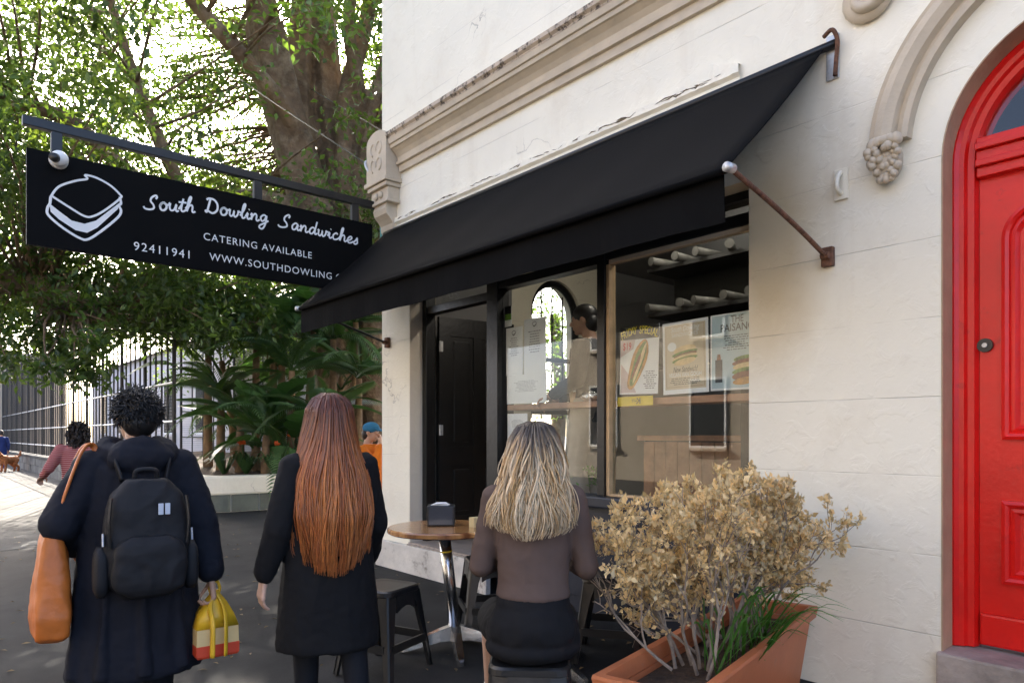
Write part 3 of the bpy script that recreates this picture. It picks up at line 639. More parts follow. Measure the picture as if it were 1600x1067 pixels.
for pts, rad in limbs:
    P = spline(pts, 6); n = len(P); Rr = []
    for i in range(n):
        t = i / (n - 1) * (len(rad) - 1); k = min(int(t), len(rad) - 2); Rr.append((rad[k] * (1 - (t - k)) + rad[k+1] * (t - k)) * (1 + .10 * noise.noise(P[i] * 1.1)))
    tb.tube(P, Rr, 12)
    if rad[0] > .4:        # flutes: aerial roots fused along the trunk
        for j in range(6):
            a = j * 1.05 + random.random(); off = [Vector((math.cos(a + i * .03), math.sin(a + i * .03), 0)) * Rr[i] * .92 for i in range(n)]
            tb.tube([P[i] + off[i] for i in range(int(n * .75))], [Rr[i] * .30 for i in range(int(n * .75))], 8)
me = remesh(tb, .055, 2); me.transform(FINV); link('trunk', me, m_bark, FIG, True)
tw = MB(); clusters = []
def addc(c, s=1.): clusters.append((c, s))
random.seed(21)
flat = [(p, r) for pts, rad in limbs for p, r in zip(spline(pts, 4), [rad[min(i // 4, len(rad) - 1)] for i in range(len(pts) * 4)])]
cen = Vector((-14.2, 1.2, 8.2))
k = 0
while k < 1080:
    v = rv() * random.uniform(.30, 1.0) ** .55; c = cen + Vector((v.x * 7.6, v.y * 7.5, v.z * 5.3))
    if c.x > -8.3 or c.z < 3.4 or (c.z < 4.6 and c.y > 1.2): continue
    k += 1
    A_ = Vector((-14.6, 4.0)); B_ = Vector((-8.5, .2)); tt = max(0, min(1, (c.xy - A_).dot(B_ - A_) / (B_ - A_).length_squared))
    if (c.xy - A_ - (B_ - A_) * tt).length < 2.3 and c.z < 11 and random.random() < .66: continue      # the crown is open on the street side of the trunks
    addc(c, random.uniform(.7, 1.25))
for k in range(150):       # far side of the crown
    v = rv() * random.uniform(.2, 1.0) ** .5; c = Vector((-20.5, 6.5, 8.8)) + Vector((v.x * 5.5, v.y * 7.5, v.z * 5.8))
    if c.z > 3.2: addc(c, random.uniform(1.0, 1.6))
for k in range(170):       # foliage low behind the trunks
    addc(Vector((random.uniform(-27, -17), random.uniform(3, 14), random.uniform(3.2, 9.2))), random.uniform(1.0, 1.7))
for k in range(26): addc(at(random.uniform(230, 430), random.uniform(425, 540), random.uniform(11.8, 13.2)), random.uniform(.4, .7))
for k in range(90):        # low sprays hanging over the path
    c = at(random.uniform(-60, 330), random.uniform(395, 545), random.uniform(10.5, 13.5)); addc(c, random.uniform(.5, .85))
for k in range(24): addc(at(random.uniform(-40, 150), random.uniform(520, 590), random.uniform(10.2, 11.5)), random.uniform(.35, .55))
for k in range(30): addc(at(random.uniform(470, 600), random.uniform(430, 560), random.uniform(17.5, 21)), random.uniform(.6, 1))
for (c, s_) in clusters:
    p, r = min(flat, key=lambda q: (q[0] - c).length)
    if (p - c).length < 5:
        mid = (p + c) / 2 + rv() * .25 + Vector((0, 0, .15)); tw.tube(spline([p, mid, c], 3), [.035, .03, .026, .02, .016, .012, .006], 5)
tw.v = [tuple(Vector(v) - FB) for v in tw.v]; tw.build('branches', m_bark, FIG, True)['kind'] = 'stuff'
clusters = [(c - FB, s_) for c, s_ in clusters]
crown('crown', clusters, m_leaf, FIG, 150, .13, .35)['kind'] = 'stuff'
# trees further back, closing the view
def back_tree(label, base, h, r, n, seed):
    random.seed(seed); t = thing('background_tree', label, 'tree', base, group='trees behind the park')
    MB().tube(spline([(0, 0, 0), (.2, .1, h * .4), (-.1, 0, h * .8)]), [.35 - .012 * i for i in range(13)], 8).build('trunk', m_bark, t, True)
    cl = []
    for k in range(n):
        v = rv() * random.uniform(.3, 1) ** .5; cl.append((Vector((v.x * r, v.y * r, h * .62 + v.z * h * .42)), random.uniform(.9, 1.6)))
    crown('crown', cl, m_leaf, t, 60, .2, .6)['kind'] = 'stuff'
back_tree('yellow green tree behind the fig trunk and the bars', (-27, 13, 0), 9, 4.5, 60, 3)
back_tree('leafy tree far behind the fence building', (-46, 9, 0), 11, 5, 60, 4)
back_tree('dense tree behind the park beyond the shop corner', (-21, 17, 0), 8, 4, 50, 5)
# ------------------------------------------------------------------ raised bed: coping, tiles, soil
BED = thing('planter_bed', 'raised garden bed with white coping and green grey tile face', 'planter', (-12, 1, 0))
path = spline([(-16.5, -.05), (-14, -.08), (-12.6, -.02), (-12.08, .25), (-11.98, .7), (-11.96, 1.5), (-12.25, 2.6), (-12.9, 3.9), (-13.6, 5.4), (-14.5, 7.5)] and [Vector((x, y, 0)) for x, y in ((-16.5, -.05), (-14, -.08), (-12.6, -.02), (-12.08, .25), (-11.98, .7), (-11.96, 1.5), (-12.25, 2.6), (-12.9, 3.9), (-13.6, 5.4), (-14.5, 7.5))], 8)
def off(i, d):
    t = (path[min(i + 1, len(path) - 1)] - path[max(i - 1, 0)]).normalized(); return path[i] + Vector((t.y, -t.x, 0)) * d
def run(prof, i0, i1): return [[Vector((*off(i, d).xy, z)) for d, z in prof] for i in range(i0, i1 + 1)]
BINV = Matrix.Translation((12, -1, 0))
def bed(b, name, m, parent=BED): o = b.build(name, m, parent); o.matrix_parent_inverse = BINV; return o
N = len(path) - 1
bed(MB().rings(run([(-.02, -.1), (-.02, .30), (-.3, .30), (-.3, -.1)], 0, N)), 'bed_wall', m_plinth)
bed(MB().rings(run([(.035, .30), (.05, .33), (.05, .58), (.035, .61), (-.30, .61), (-.30, .30)], 0, N)), 'coping', m_wall)
acc = 0; i0 = 0
for i in range(1, N + 1):
    acc += (path[i] - path[i-1]).length
    if acc > .40 or i == N:
        a = i0; 
        rr = run([(0, .012), (.012, .015), (.012, .295), (0, .298)], a, i); t = (rr[-1][0] - rr[0][0]).normalized() * .012
        rr[0] = [p + t for p in rr[0]]; rr[-1] = [p - t for p in rr[-1]]
        bed(MB().rings(rr), 'tile', m_tile); i0 = i; acc = 0
b = MB(); L = [off(i, -.28) for i in range(N + 1)]
for k in range(8):
    for i in range(N + 1): p = L[i] + Vector((-k * 1.6, 0, 0)); b.v.append((p.x, max(p.y, .1 + .0 * k), .56 + .16 * noise.noise((p.x, p.y, 0)) + .1 * min(k, 2)))
for k in range(7):
    for i in range(N): b.f.append((k*(N+1)+i, k*(N+1)+i+1, (k+1)*(N+1)+i+1, (k+1)*(N+1)+i))
bed(b, 'bed_soil', m_soil)
# ------------------------------------------------------------------ broad-leaf plants in the bed
def paddle(L=1.3, W=.30, droop=.5, splits=True):
    b = MB(); n = 12; P = []; 
    for i in range(n + 1):
        t = i / n; P.append(Vector((0, L * (t - droop * .25 * t * t), -L * droop * .55 * t * t)))
    for i in range(n + 1):
        t = i / n; w = W * math.sin(math.pi * min(1, (t * .93 + .04))) ** .7 * (1 - .25 * t); jag = (.75 if splits and i % 3 == 2 else 1)
        b.v += [tuple(P[i] + Vector((-w * jag, 0, .22 * w))), tuple(P[i]), tuple(P[i] + Vector((w * jag, 0, .22 * w)))]
    for i in range(n):
        for k in range(2): b.f.append((i*3+k, i*3+k+1, (i+1)*3+k+1, (i+1)*3+k))
    return b
def frond(L=1.6, droop=.8, n=34, LL=.34):
    b = MB(); P = []
    for i in range(n + 1):
        t = i / n; P.append(Vector((0, L * (t - .28 * droop * t * t), L * (.25 * t - droop * .75 * t * t))))
    b.tube(P[::3] + [P[-1]], [.014 * (1 - .8 * i / 12) for i in range(len(P[::3]) + 1)], 5)
    for i in range(3, n):
        t = i / n; l = LL * math.sin(math.pi * min(1, t * .9 + .12)) ** .6; d = (P[i+1] - P[i]).normalized() if i < n else P[i] - P[i-1]
        for s in (-1, 1):
            q = (Vector((s, 0, -.35)) + d * .75).normalized(); m0 = len(b.v); wv = d * .016
            e = P[i] + q * l + Vector((0, 0, -.06 * l)); md = P[i] + q * l * .5 + Vector((0, 0, .02))
            b.v += [tuple(P[i]), tuple(md + wv), tuple(e), tuple(md - wv)]; b.f += [(m0, m0+1, m0+2), (m0, m0+2, m0+3)]
    return b
pad_me = [paddle(1.2, .27, .5).build('leaf', m_leafd).data, paddle(1.0, .22, .9).build('leaf', m_leafd).data, paddle(1.5, .30, .3).build('leaf', m_leafd).data]
fr_me = [frond(1.6, .9).build('frond', m_leafd2).data, frond(1.9, 1.25).build('frond', m_leafd2).data, frond(1.3, .5).build('frond', m_leafd2).data]
for o in [o for o in bpy.data.objects if o.name.split('.')[0] in ('leaf', 'frond')]: bpy.data.objects.remove(o)
def inst(name, me, parent, loc, az, el, roll=0, sc=1.):
    o = bpy.data.objects.new(name, me); COL.objects.link(o); o.parent = parent; o.location = loc; o.rotation_euler = Euler((el, roll, az), 'XYZ'); o.scale = (sc, sc, sc); return o
def strelitzia(label, base, h, n, seed, lean=(0, 0)):
    random.seed(seed); t = thing('strelitzia_plant', label, 'plant', base, group='broad leaf plants in the raised bed')
    b = MB(); top = Vector((lean[0], lean[1], h))
    P = spline([(0, 0, -.1), Vector((lean[0] * .3, lean[1] * .3, h * .45)), top], 5); b.tube(P, [.11 - .005 * i for i in range(len(P))], 8)
    b.build('stem', m_drystem, t, True)
    for k in range(3):   # hanging dead sheaths
        a = random.uniform(0, 6.3); p = P[random.randint(4, 8)]; MB().tube(spline([p, p + Vector((.12 * math.cos(a), .12 * math.sin(a), -.1)), p + Vector((.15 * math.cos(a), .15 * math.sin(a), -.65))], 4), [.04, .05, .05, .04, .045, .035, .03, .02, .01], 5, flat=.4).build('dead_leaf', m_drystem, t)
    for k in range(n):
        a = 2 * math.pi * k / n + random.uniform(-.3, .3); el = random.uniform(.25, 1.25); z = random.uniform(.65, 1.); s0 = Vector((lean[0] * z, lean[1] * z, h * z))
        d = Vector((-math.sin(a) * math.cos(el), math.cos(a) * math.cos(el), math.sin(el))); Ls = random.uniform(.5, 1.0); e = s0 + d * Ls
        MB().tube([s0, s0 + d * Ls * .5 + Vector((0, 0, .03)), e], [.025, .02, .013], 6).build('leaf_stalk', m_leafd2, t)
        inst('leaf', pad_me[k % 3], t, e, a, el * .75, random.uniform(-.5, .5), random.uniform(.8, 1.15))
    return t
def at_z(px, d, z): p = at(px, 680, d); p.z = z; return p
for i, (px, d, h, n, ln, lb) in enumerate(((425, 13.6, 3.3, 9, (-.35, .2), 'tall strelitzia with a bent dry stem in the bed middle'), (480, 14.2, 3.0, 9, (.1, .1), 'strelitzia with hanging brown leaf sheath near the fig trunk'), (370, 14.0, 2.2, 9, (-.3, -.2), 'strelitzia with lit leaves at the left of the clump'), (520, 14.6, 2.5, 8, (.2, .2), 'dark strelitzia in front of the fluted trunk'), (400, 13.2, .5, 8, (0, 0), 'low broad leaved plant above the soil behind the coping'), (455, 13.3, .35, 7, (0, 0), 'low glossy leaved plant right of the dry stem'))):
    strelitzia(lb, at_z(px, d, .6), h, n, 30 + i, ln)
def palm(label, base, h, n, seed, el0=.2, el1=1.1):
    random.seed(seed); t = thing('palm_plant', label, 'plant', base, group='feathery palms in the raised bed')
    MB().tube([(0, 0, -.1), (0, 0, h * .5), (.03, 0, h)], [.10, .08, .06], 8).build('stem', m_drystem, t, True)
    for k in range(n): inst('frond', fr_me[k % 3], t, (0, 0, h), 2 * math.pi * k / n + random.uniform(-.25, .25), random.uniform(el0, el1), random.uniform(-.3, .3), random.uniform(.85, 1.15))
palm('feathery palm with long fronds reaching left over the bed', at_z(345, 13.2, .6), 1.5, 11, 50)
palm('palm with drooping fronds at the bed middle', at_z(455, 13.0, .6), 1.9, 12, 51)
palm('tall palm with fronds against the fig trunk', at_z(520, 13.8, .6), 2.6, 12, 52)
palm('palm high among the strelitzia stems', at_z(400, 14.2, .6), 3.2, 12, 53)
palm('arching palm filling the gap left of the strelitzia stems', at_z(375, 13.0, .6), 1.1, 13, 56)
palm('broad palm low in front of the fig buttress', at_z(500, 13.0, .6), 1.0, 13, 57)
palm('palm behind the coping between two clivia clumps', at_z(415, 12.7, .6), .7, 12, 58)
palm('tall palm at the left end of the bed by the fence', at_z(325, 13.6, .6), 2.4, 13, 59)
palm('palm with pale fronds under the sign', at_z(440, 13.8, .6), 2.9, 13, 60)
palm('palm reaching up beside the fig trunk', at_z(555, 14.2, .6), 3.0, 12, 61)
palm('small cycad low by the soil under the orange flowers', at_z(445, 12.8, .6), .25, 10, 54, .3, 1.2)
palm('palm beside the building edge behind the long haired walker', at_z(560, 13.5, .6), 1.8, 11, 55)
def clivia(label, base, n, seed, fl):
    random.seed(seed); t = thing('clivia_clump', label, 'plant', base, group='strappy clumps along the bed edge')
    b = MB()
    for k in range(n):
        a = random.uniform(0, 6.28); l = random.uniform(.4, .7); d = Vector((math.cos(a), math.sin(a), 0)); P = [d * .03, d * .12 * l / .5 + Vector((0, 0, .3 * l)), d * .45 * l + Vector((0, 0, .62 * l)), d * .85 * l + Vector((0, 0, .45 * l))]
        b.tube(spline(P, 3), [.018, .022, .024, .024, .023, .021, .018, .014, .009, .003], 4, flat=.15)
    b.build('strap_leaves', m_leafd2, t)['kind'] = 'stuff'
    for k in range(fl):
        a = random.uniform(0, 6.28); p = Vector((.18 * math.cos(a), .18 * math.sin(a), random.uniform(.5, .8))); s_ = MB().tube([(0, 0, 0), p * .6, p], .009, 5).build('flower_stalk', m_leafd2, t)
        b = MB()
        for j in range(9): q = rv(); q.z = abs(q.z); b.ell(p + q * .045, (.022, .022, .04), q.to_track_quat('Z', 'Y').to_matrix(), 6, 5)
        b.build('flower_head', m_orange, t)
for i, (px, d, fl) in enumerate(((385, 12.7, 1), (470, 12.9, 2), (430, 12.5, 1), (350, 12.6, 0), (505, 13.3, 1), (545, 13.6, 0))): clivia(['clivia with a small orange flower left in the bed', 'clivia with orange flower heads beside the walker with red hair', 'strappy clump close to the white coping', 'strappy clump at the left end of the visible bed', 'orange flowering clump deeper under the palms', 'strappy clump near the trunk base'][i], at_z(px, d, .6), 26, 70 + i, fl)
# ------------------------------------------------------------------ low wall, tall fence, buildings beyond
LW = thing('low_stone_wall', 'low dark stone wall along the pale path under the fence', 'wall', (-28, -.2, 0))
random.seed(5); x = -44.
while x < -13.2:
    l = random.uniform(.5, .95)
    for r_ in range(2): MB().box((x + 28 + .008, -.15 + random.uniform(0, .02), .0 + r_ * .26 - (.1 if r_ == 0 else 0)), (x + 28 + l - .008, .17, .25 + r_ * .26), bev=.012).build('stone', m_wst if 'm_wst' in globals() else globals().setdefault('m_wst', M_('dark_wall_stone', (.17, .16, .14), .85, .25, 2, .6, 25)), LW)
    MB().box((x + 28 + .004, -.18, .512), (x + 28 + l - .004, .2, .60), bev=.015).build('cap_stone', m_conc, LW); x += l
m_fence = M_('dark_fence_steel', (.035, .030, .028), .5, .15, 8)
def fence(label, x0, x1, n, mp, zb, h):
    t = thing('steel_fence', label, 'fence', mp(x0, zb)); I = Matrix.Translation(-Vector(mp(x0, zb)))
    for k in range(n + 1):
        a = x0 + (x1 - x0) * k / n; r = .035 if k % 5 == 0 else .018
        o = MB().tube([mp(a, zb), mp(a, zb + h + (.15 if k % 5 == 0 else 0))], r, 6).build('post' if k % 5 == 0 else 'bar', m_fence, t); o.matrix_parent_inverse = I
    for z in (.35, .95, 1.65, h - .1):
        o = MB().tube([mp(x0, zb + z), mp(x1, zb + z)], .022, 6).build('rail', m_fence if z > 2 else m_galv, t); o.matrix_parent_inverse = I
    b = MB()
    for k in range(int(1.6 / .06)): b.tube([mp(x0, zb + k * .06), mp(x1, zb + k * .06)], .003, 3)
    o = b.build('wire_mesh', m_fence, t); o.matrix_parent_inverse = I; o['kind'] = 'stuff'
fence('tall dark steel bar fence on the low stone wall', -44, -13.4, 75, lambda a, z: (a, -.02, z), .60, 3.9)
fence('dark bar fence seen between fig trunk and shop corner', 2.0, 14, 40, lambda a, z: (-20 - .15 * a, a, z), .3, 4.0)
m_pale = M_('pale_lilac_render', (.62, .58, .58), .8, .05, 1.5, .2, 20); m_cream = M_('cream_render', (.44, .37, .28), .8, .05, 1.5, .2, 20); m_roof = M_('grey_roof', (.25, .24, .24), .7, .1, 3)
def house(label, x0, x1, y0, y1, h, gable, wins, name='background_building', face='y', m=None, grp=None):
    t = thing(name, label, 'building', ((x0 + x1) / 2, (y0 + y1) / 2, 0), group=grp); cx, cy = (x0 + x1) / 2, (y0 + y1) / 2
    MB().box((x0 - cx, y0 - cy, -.2), (x1 - cx, y1 - cy, h)).build('wall', m or m_pale, t)
    b = MB(); w = (x1 - x0) / 2 + .2; d = (y1 - y0) / 2 + .2
    if gable: b.add([(-w, -d, h), (-w, d, h), (w, -d, h), (w, d, h), (-w, 0, h + gable), (w, 0, h + gable)], [(0, 2, 5, 4), (1, 4, 5, 3), (0, 4, 1), (2, 3, 5), (0, 1, 3, 2)])
    else: b.box((-w, -d, h), (w, d, h + .25))
    b.build('roof', m_roof if gable else (m or m_pale), t)
    for (a, z, ww, hh, sgn) in wins:
        y = sgn * ((y1 - y0) / 2); yo = y + sgn * .02
        f = MB().box((a - ww/2 - .07, min(y, y + sgn * .05), z - .07), (a + ww/2 + .07, max(y, y + sgn * .05), z + hh + .07)).build('window', m_white, t)
        MB().box((a - ww/2, min(y + sgn * .051, y + sgn * .056), z), (a + ww/2, max(y + sgn * .051, y + sgn * .056), z + hh)).build('pane', m_dkglass, f)
        MB().box((a - ww/2 - .12, min(y, y + sgn * .14), z - .15), (a + ww/2 + .12, max(y, y + sgn * .14), z - .07)).build('sill', m or m_pale, f)
    return t
m_dkglass = M_('dark_window_glass', (.03, .035, .04), .08, .1, 2, spec=.8)
house('pale lilac hall with low gable roof behind the steel fence', -44, -22, 4, 13, 4.6, 2.2, [(-8 + 4 * k, 1.4, 1.3, 1.9, -1) for k in range(5)])
house('cream building far down the street at the left edge', -62, -46, -3.5, 3, 5.5, 0, [(k * 3 - 4, 2.5, 1, 1.5, -1) for k in range(4)], m=m_cream)
# houses across the street, lit by the sun and mirrored in the shop glass
for i, (x, h, mm) in enumerate(((-13.5, 6.5, m_cream), (-6, 7.2, M_('white_render', (.44, .385, .31), .8, .05, 2, .2, 20)), (1.5, 6.6, m_cream), (9, 7.0, m_pale))):
    house(['cream two storey house across the street, far left of the row', 'white two storey house across the street facing the shop', 'cream house across the street behind the camera', 'lilac house across the street at the right end'][i], x - 3.7, x + 3.7, -21, -13.5, h, 0, [(-2, 1.0, 1.1, 1.9, 1), (2, 1.0, 1.1, 1.9, 1), (-2, 4.2, 1.0, 1.6, 1), (2, 4.2, 1.0, 1.6, 1)], 'terrace_house', m=mm, grp='houses across the street')
# ------------------------------------------------------------------ cafe tables
def wood_mat():
    m = M_('striped_table_wood', (.50, .25, .09), .22, .2, 5, coat=.5); n = m.node_tree; L = n.links.new; p = n.nodes['Principled BSDF']
    tc = [x for x in n.nodes if x.type == 'TEX_COORD'][0]; mp = n.nodes.new('ShaderNodeMapping'); mp.inputs['Scale'].default_value = (1.2, 16, 1.2); L(tc.outputs['Object'], mp.inputs[0])
    no = n.nodes.new('ShaderNodeTexNoise'); no.inputs['Scale'].default_value = 2.4; no.inputs['Detail'].default_value = 8; L(mp.outputs[0], no.inputs['Vector'])
    cr = n.nodes.new('ShaderNodeValToRGB'); e = cr.color_ramp.elements; e[0].position = .3; e[0].color = (.16, .055, .018, 1); e[1].position = .7; e[1].color = (.56, .30, .11, 1); x = e.new(.48); x.color = (.40, .18, .06, 1)
    L(no.outputs['Fac'], cr.inputs[0]); L(cr.outputs[0], p.inputs['Base Color']); return m
m_twood = wood_mat()
def cafe_table(label, x, y, r, h, rz, lean):
    t = thing('cafe_table', label, 'table', (x, y, gz(y)), rz, 'round cafe tables')
    hh = h - gz(y); n = 48; b = MB(); prof = [(0, hh - .035), (r - .012, hh - .035), (r, hh - .028), (r, hh - .008), (r - .008, hh), (0, hh)]
    rg = [[Vector((q * math.cos(2*math.pi*k/n), q * math.sin(2*math.pi*k/n), z)) for k in range(n)] for q, z in prof[1:-1]]
    b.rings(rg); b.build('table_top', m_twood, t)
    c0 = Vector((lean[0], lean[1], .10)); c1 = Vector((0, 0, hh - .035))
    MB().tube([c0, c1], .036, 20).build('column', m_steel, t, True); MB().tube([c1 + (c0 - c1) * .18, c1 + (c0 - c1) * .195], .0365, 20).build('column_sticker', m_yel, t)
    MB().tube([c1 - Vector((0, 0, .012)), c1 - Vector((0, 0, .001))], .10, 16).build('top_plate', m_steel, t)
    for k in range(4):
        a = R(20) + k * math.pi / 2; d = Vector((math.cos(a), math.sin(a), 0)); s_ = Vector((-d.y, d.x, 0)); rg = []
        for (q, w, z0, z1) in ((.02, .036, .06, .15), (.10, .033, .055, .125), (.20, .028, .03, .085), (.29, .024, .008, .05), (.325, .020, .0, .034), (.34, .012, .0, .024)):
            p = Vector((lean[0], lean[1], 0)) + d * q; rg.append([p + s_ * w + Vector((0, 0, z0)), p + s_ * w * .8 + Vector((0, 0, z1)), p - s_ * w * .8 + Vector((0, 0, z1)), p - s_ * w + Vector((0, 0, z0))])
        MB().rings(rg).build('foot', m_steel, t)
    return t
m_yel = M_('yellow_sticker', (.75, .55, .02), .5, .05, 5)
cafe_table('round timber cafe table with the napkin box on it', -3.501, -1.12, .345, .741, R(40), (.06, .045))
cafe_table('round timber cafe table in front of the seated woman', -2.83, -.92, .345, .739, R(70), (0, 0))
ND = thing('napkin_dispenser', 'black napkin box with paper napkins on the round table', 'napkin dispenser', (-3.56, -1.10, .7415), R(52))
MB().box((-.085, -.065, 0), (.085, .065, .125), bev=.008).build('box', m_plast, ND); MB().box((-.07, -.0665, .012), (.07, -.0652, .112)).build('front_plate', M_('dark_mirror', (.05, .055, .065), .12, .1, 3), ND)
b = MB()
for k in range(5): b.box((-.06 + .008 * k, -.03 - .004 * k, .125 + .003 * k), (.05 - .004 * k, .03, .128 + .003 * k), Matrix.Rotation(R(4 * k - 8), 4, 'Z'))
b.build('napkins', m_paper, ND)
m_card2 = M_('card_note', (.62, .50, .25), .6, .05, 5)
tag(MB().box((-3.38, -1.02, .7415), (-3.33, -.96, .80)).build('table_card', m_card2), 'small cream card standing on the table beside the napkin box', 'card')
# ------------------------------------------------------------------ stools
def make_stool():
    t = thing('plastic_stool', None, 'stool'); h = .485
    def sq(hw, z, r=.05, n=5):
        o = []
        for (sx, sy, a0) in ((1, 1, 0), (-1, 1, 90), (-1, -1, 180), (1, -1, 270)):
            for k in range(n): a = R(a0 + 90 * k / (n - 1)); o.append(Vector((sx * (hw - r) + r * math.cos(a), sy * (hw - r) + r * math.sin(a), z)))
        return o
    b = MB(); b.rings([sq(.150, h - .035), sq(.156, h - .03), sq(.155, h - .008, .055), sq(.145, h, .055), sq(.10, h - .003, .05)]); b.build('seat', m_plast, t, False)
    for (sx, sy) in ((1, 1), (-1, 1), (-1, -1), (1, -1)):
        rg = []
        for (q, hw, w) in ((h - .03, .152, .085), (.36, .163, .062), (.2, .182, .048), (0, .207, .038)):
            c = hw; rg.append([Vector((sx * c, sy * (c - w), q)), Vector((sx * (c - .012), sy * (c - .004), q)), Vector((sx * (c - .004), sy * (c - .012), q)) * 1.0, Vector((sx * (c - w), sy * c, q)), Vector((sx * (c - w), sy * (c - .022), q)), Vector((sx * (c - .022), sy * (c - .022), q)), Vector((sx * (c - .022), sy * (c - w), q))])
        MB().rings(rg).build('leg', m_plast, t)
    for k in range(4):
        Mr = Matrix.Rotation(k * math.pi / 2, 4, 'Z')
        rg = []
        for x in (-.08, -.05, 0, .05, .08): dz = .03 * (abs(x) / .08) ** 2; rg.append([Vector((x, .1535, h - .031)), Vector((x, .135, h - .031)), Vector((x, .145, h - .095 - dz)), Vector((x, .163, h - .095 - dz))])
        MB().rings(rg).build('apron', m_plast, t, M=Mr)
        MB().box((-.15, .172, .155), (.15, .186, .20)).build('stretcher', m_plast, t, M=Mr)
    return t
st0 = make_stool()
for i, (x, y, a, lb) in enumerate(((-2.01, -1.765, 46, 'black plastic stool carrying the woman in the brown top'), (-3.48, -1.554, 20, 'black plastic stool half hidden by the walker with red hair'), (-3.60, -.68, 62, 'black plastic stool behind the steel table column'), (-2.72, -.47, 35, 'black plastic stool by the stall riser behind the dry bush'))):
    o = st0 if i == 0 else copy_tree(st0); o.location = (x, y, gz(y)); o.rotation_euler = (0, 0, R(a)); tag(o, lb, 'stool', 'black plastic stools')
# ------------------------------------------------------------------ terracotta trough with dry bush
ta = math.atan2(1.578, -.334)
TR = thing('terracotta_planter', 'long terracotta trough planter with a thick rim', 'planter', (-1.71, -.878, gz(-.878)), ta - math.pi / 2)
def rect(hw, hl, z): return [Vector((sx * hw, sy * hl, z)) for sx, sy in ((1, 1), (-1, 1), (-1, -1), (1, -1))]
hz = .43
def tub(rows): return MB().rings([rect(*r) for r in rows] + [rect(*rows[0])], cap=False)
tub([(.130, .70, 0), (.172, .768, hz - .065), (.158, .754, hz - .065), (.118, .685, .03)]).build('trough', m_terra, TR)
MB().box((-.128, -.69, .012), (.128, .69, .028)).build('trough_base', m_terra, TR)
tub([(.174, .770, hz - .062), (.194, .795, hz - .058), (.202, .803, hz - .012), (.199, .80, hz), (.166, .766, hz), (.160, .758, hz - .062)]).build('rim', m_terra, TR)
MB().box((-.150, -.742, .2), (.150, .742, hz - .085)).build('soil', m_soil, TR)
random.seed(12)
m_twig = M_('grey_twig', (.30, .24, .18), .85, .25, 14, .3, 80); m_dry = M_('dry_leaf', (.84, .66, .36), .6, .2, 9, attr='tint', trans=(.85, .66, .30, .35))
BU = thing('dry_bush', 'dead shrub with tan dry leaves and bare grey twigs in the trough', 'shrub', (-1.71, -.878, .34), ta - math.pi / 2)
tb = MB(); lv = []; tn = []
def leafs(p, d, k):
    for _ in range(k):
        dd = (d * .6 + rv()).normalized(); nn = rv()
        if abs(dd.dot(nn)) > .9: continue
        l = random.choice((.012, .017, .022, .027, .034)) * random.uniform(.85, 1.15); lv.append((p + rv() * .016, dd, nn, l, l * random.uniform(.5, .75))); t = random.uniform(.6, 1.25); y = random.random(); tn.append((t, t * (.9 + .15 * y), t * (.75 + .4 * y)))
def grow(p, d, L, r, lev, leafy):
    n = 3; P = [p]; q = p
    for i in range(n):
        d = (d + rv() * .28 + Vector((0, 0, .06))).normalized(); q = q + d * L / n; P.append(q)
    tb.tube(P, [r, r * .9, r * .8, r * .66], 5 if lev < 3 else 4)
    if lev >= 4:
        if random.random() < leafy: leafs(q, d, random.randint(11, 20)); leafs(P[2], d, 9)
        return
    if lev >= 1 and random.random() < leafy: leafs(P[2], d, 6); leafs(P[1], d, 4)
    for k in range(random.choice((2, 3, 3)) if lev < 3 else random.choice((2, 3))):
        grow(q if k < 2 else P[2], (d + rv() * (.62 if lev else .5)).normalized(), L * random.uniform(.62, .85), r * .66, lev + 1, leafy)
for k in range(26):
    yy = random.uniform(-.45, .52); leafy = .95 if yy > -.2 else .75
    dr = Vector((random.uniform(-.6, .42), (yy - .12) * .28 + random.uniform(-.25, .25), 1)).normalized(); grow(Vector((random.uniform(-.09, .09), yy, 0)), dr, random.uniform(.15, .275), .0085, 0, leafy)
for k in range(8):    # bare, sprawling to the left of the trough
    grow(Vector((-.06, random.uniform(-.45, .15), .02)), Vector((-1, random.uniform(-.3, .3), random.uniform(.25, .9))).normalized(), random.uniform(.16, .22), .007, 1, .12)
BU.scale = (.95, .95, 1.13)
tb.build('twigs', m_twig, BU)['kind'] = 'stuff'; leaf_mesh('dry_leaves', lv, m_dry, BU, tn)['kind'] = 'stuff'
GP = thing('green_bulb_plant', 'fresh green strap leaves growing under the dry bush in the trough', 'plant', (-1.60, -.98, .33), ta - math.pi / 2)
m_grass = M_('fresh_strap_leaf', (.07, .20, .025), .4, .2, 5, trans=(.2, .45, .04, .3))
for k in range(46):
    p = Vector((random.uniform(-.08, .09), random.uniform(-.25, .42), 0)); a = random.uniform(0, 6.28); d = Vector((math.cos(a) * .6 + .35, math.sin(a) * .6, 0)); l = random.uniform(.2, .36)
    P = [p, p + d * .12 * l / .3 + Vector((0, 0, l * .5)), p + d * .4 * l / .3 * .6 + Vector((0, 0, l * .85)), p + d * .75 * l / .3 * .5 + Vector((0, 0, l * .80))]
    MB().tube(spline(P, 3), [.005, .007, .008, .008, .008, .0075, .007, .005, .003, .001], 4, flat=.2).build('strap_leaf', m_grass, GP)
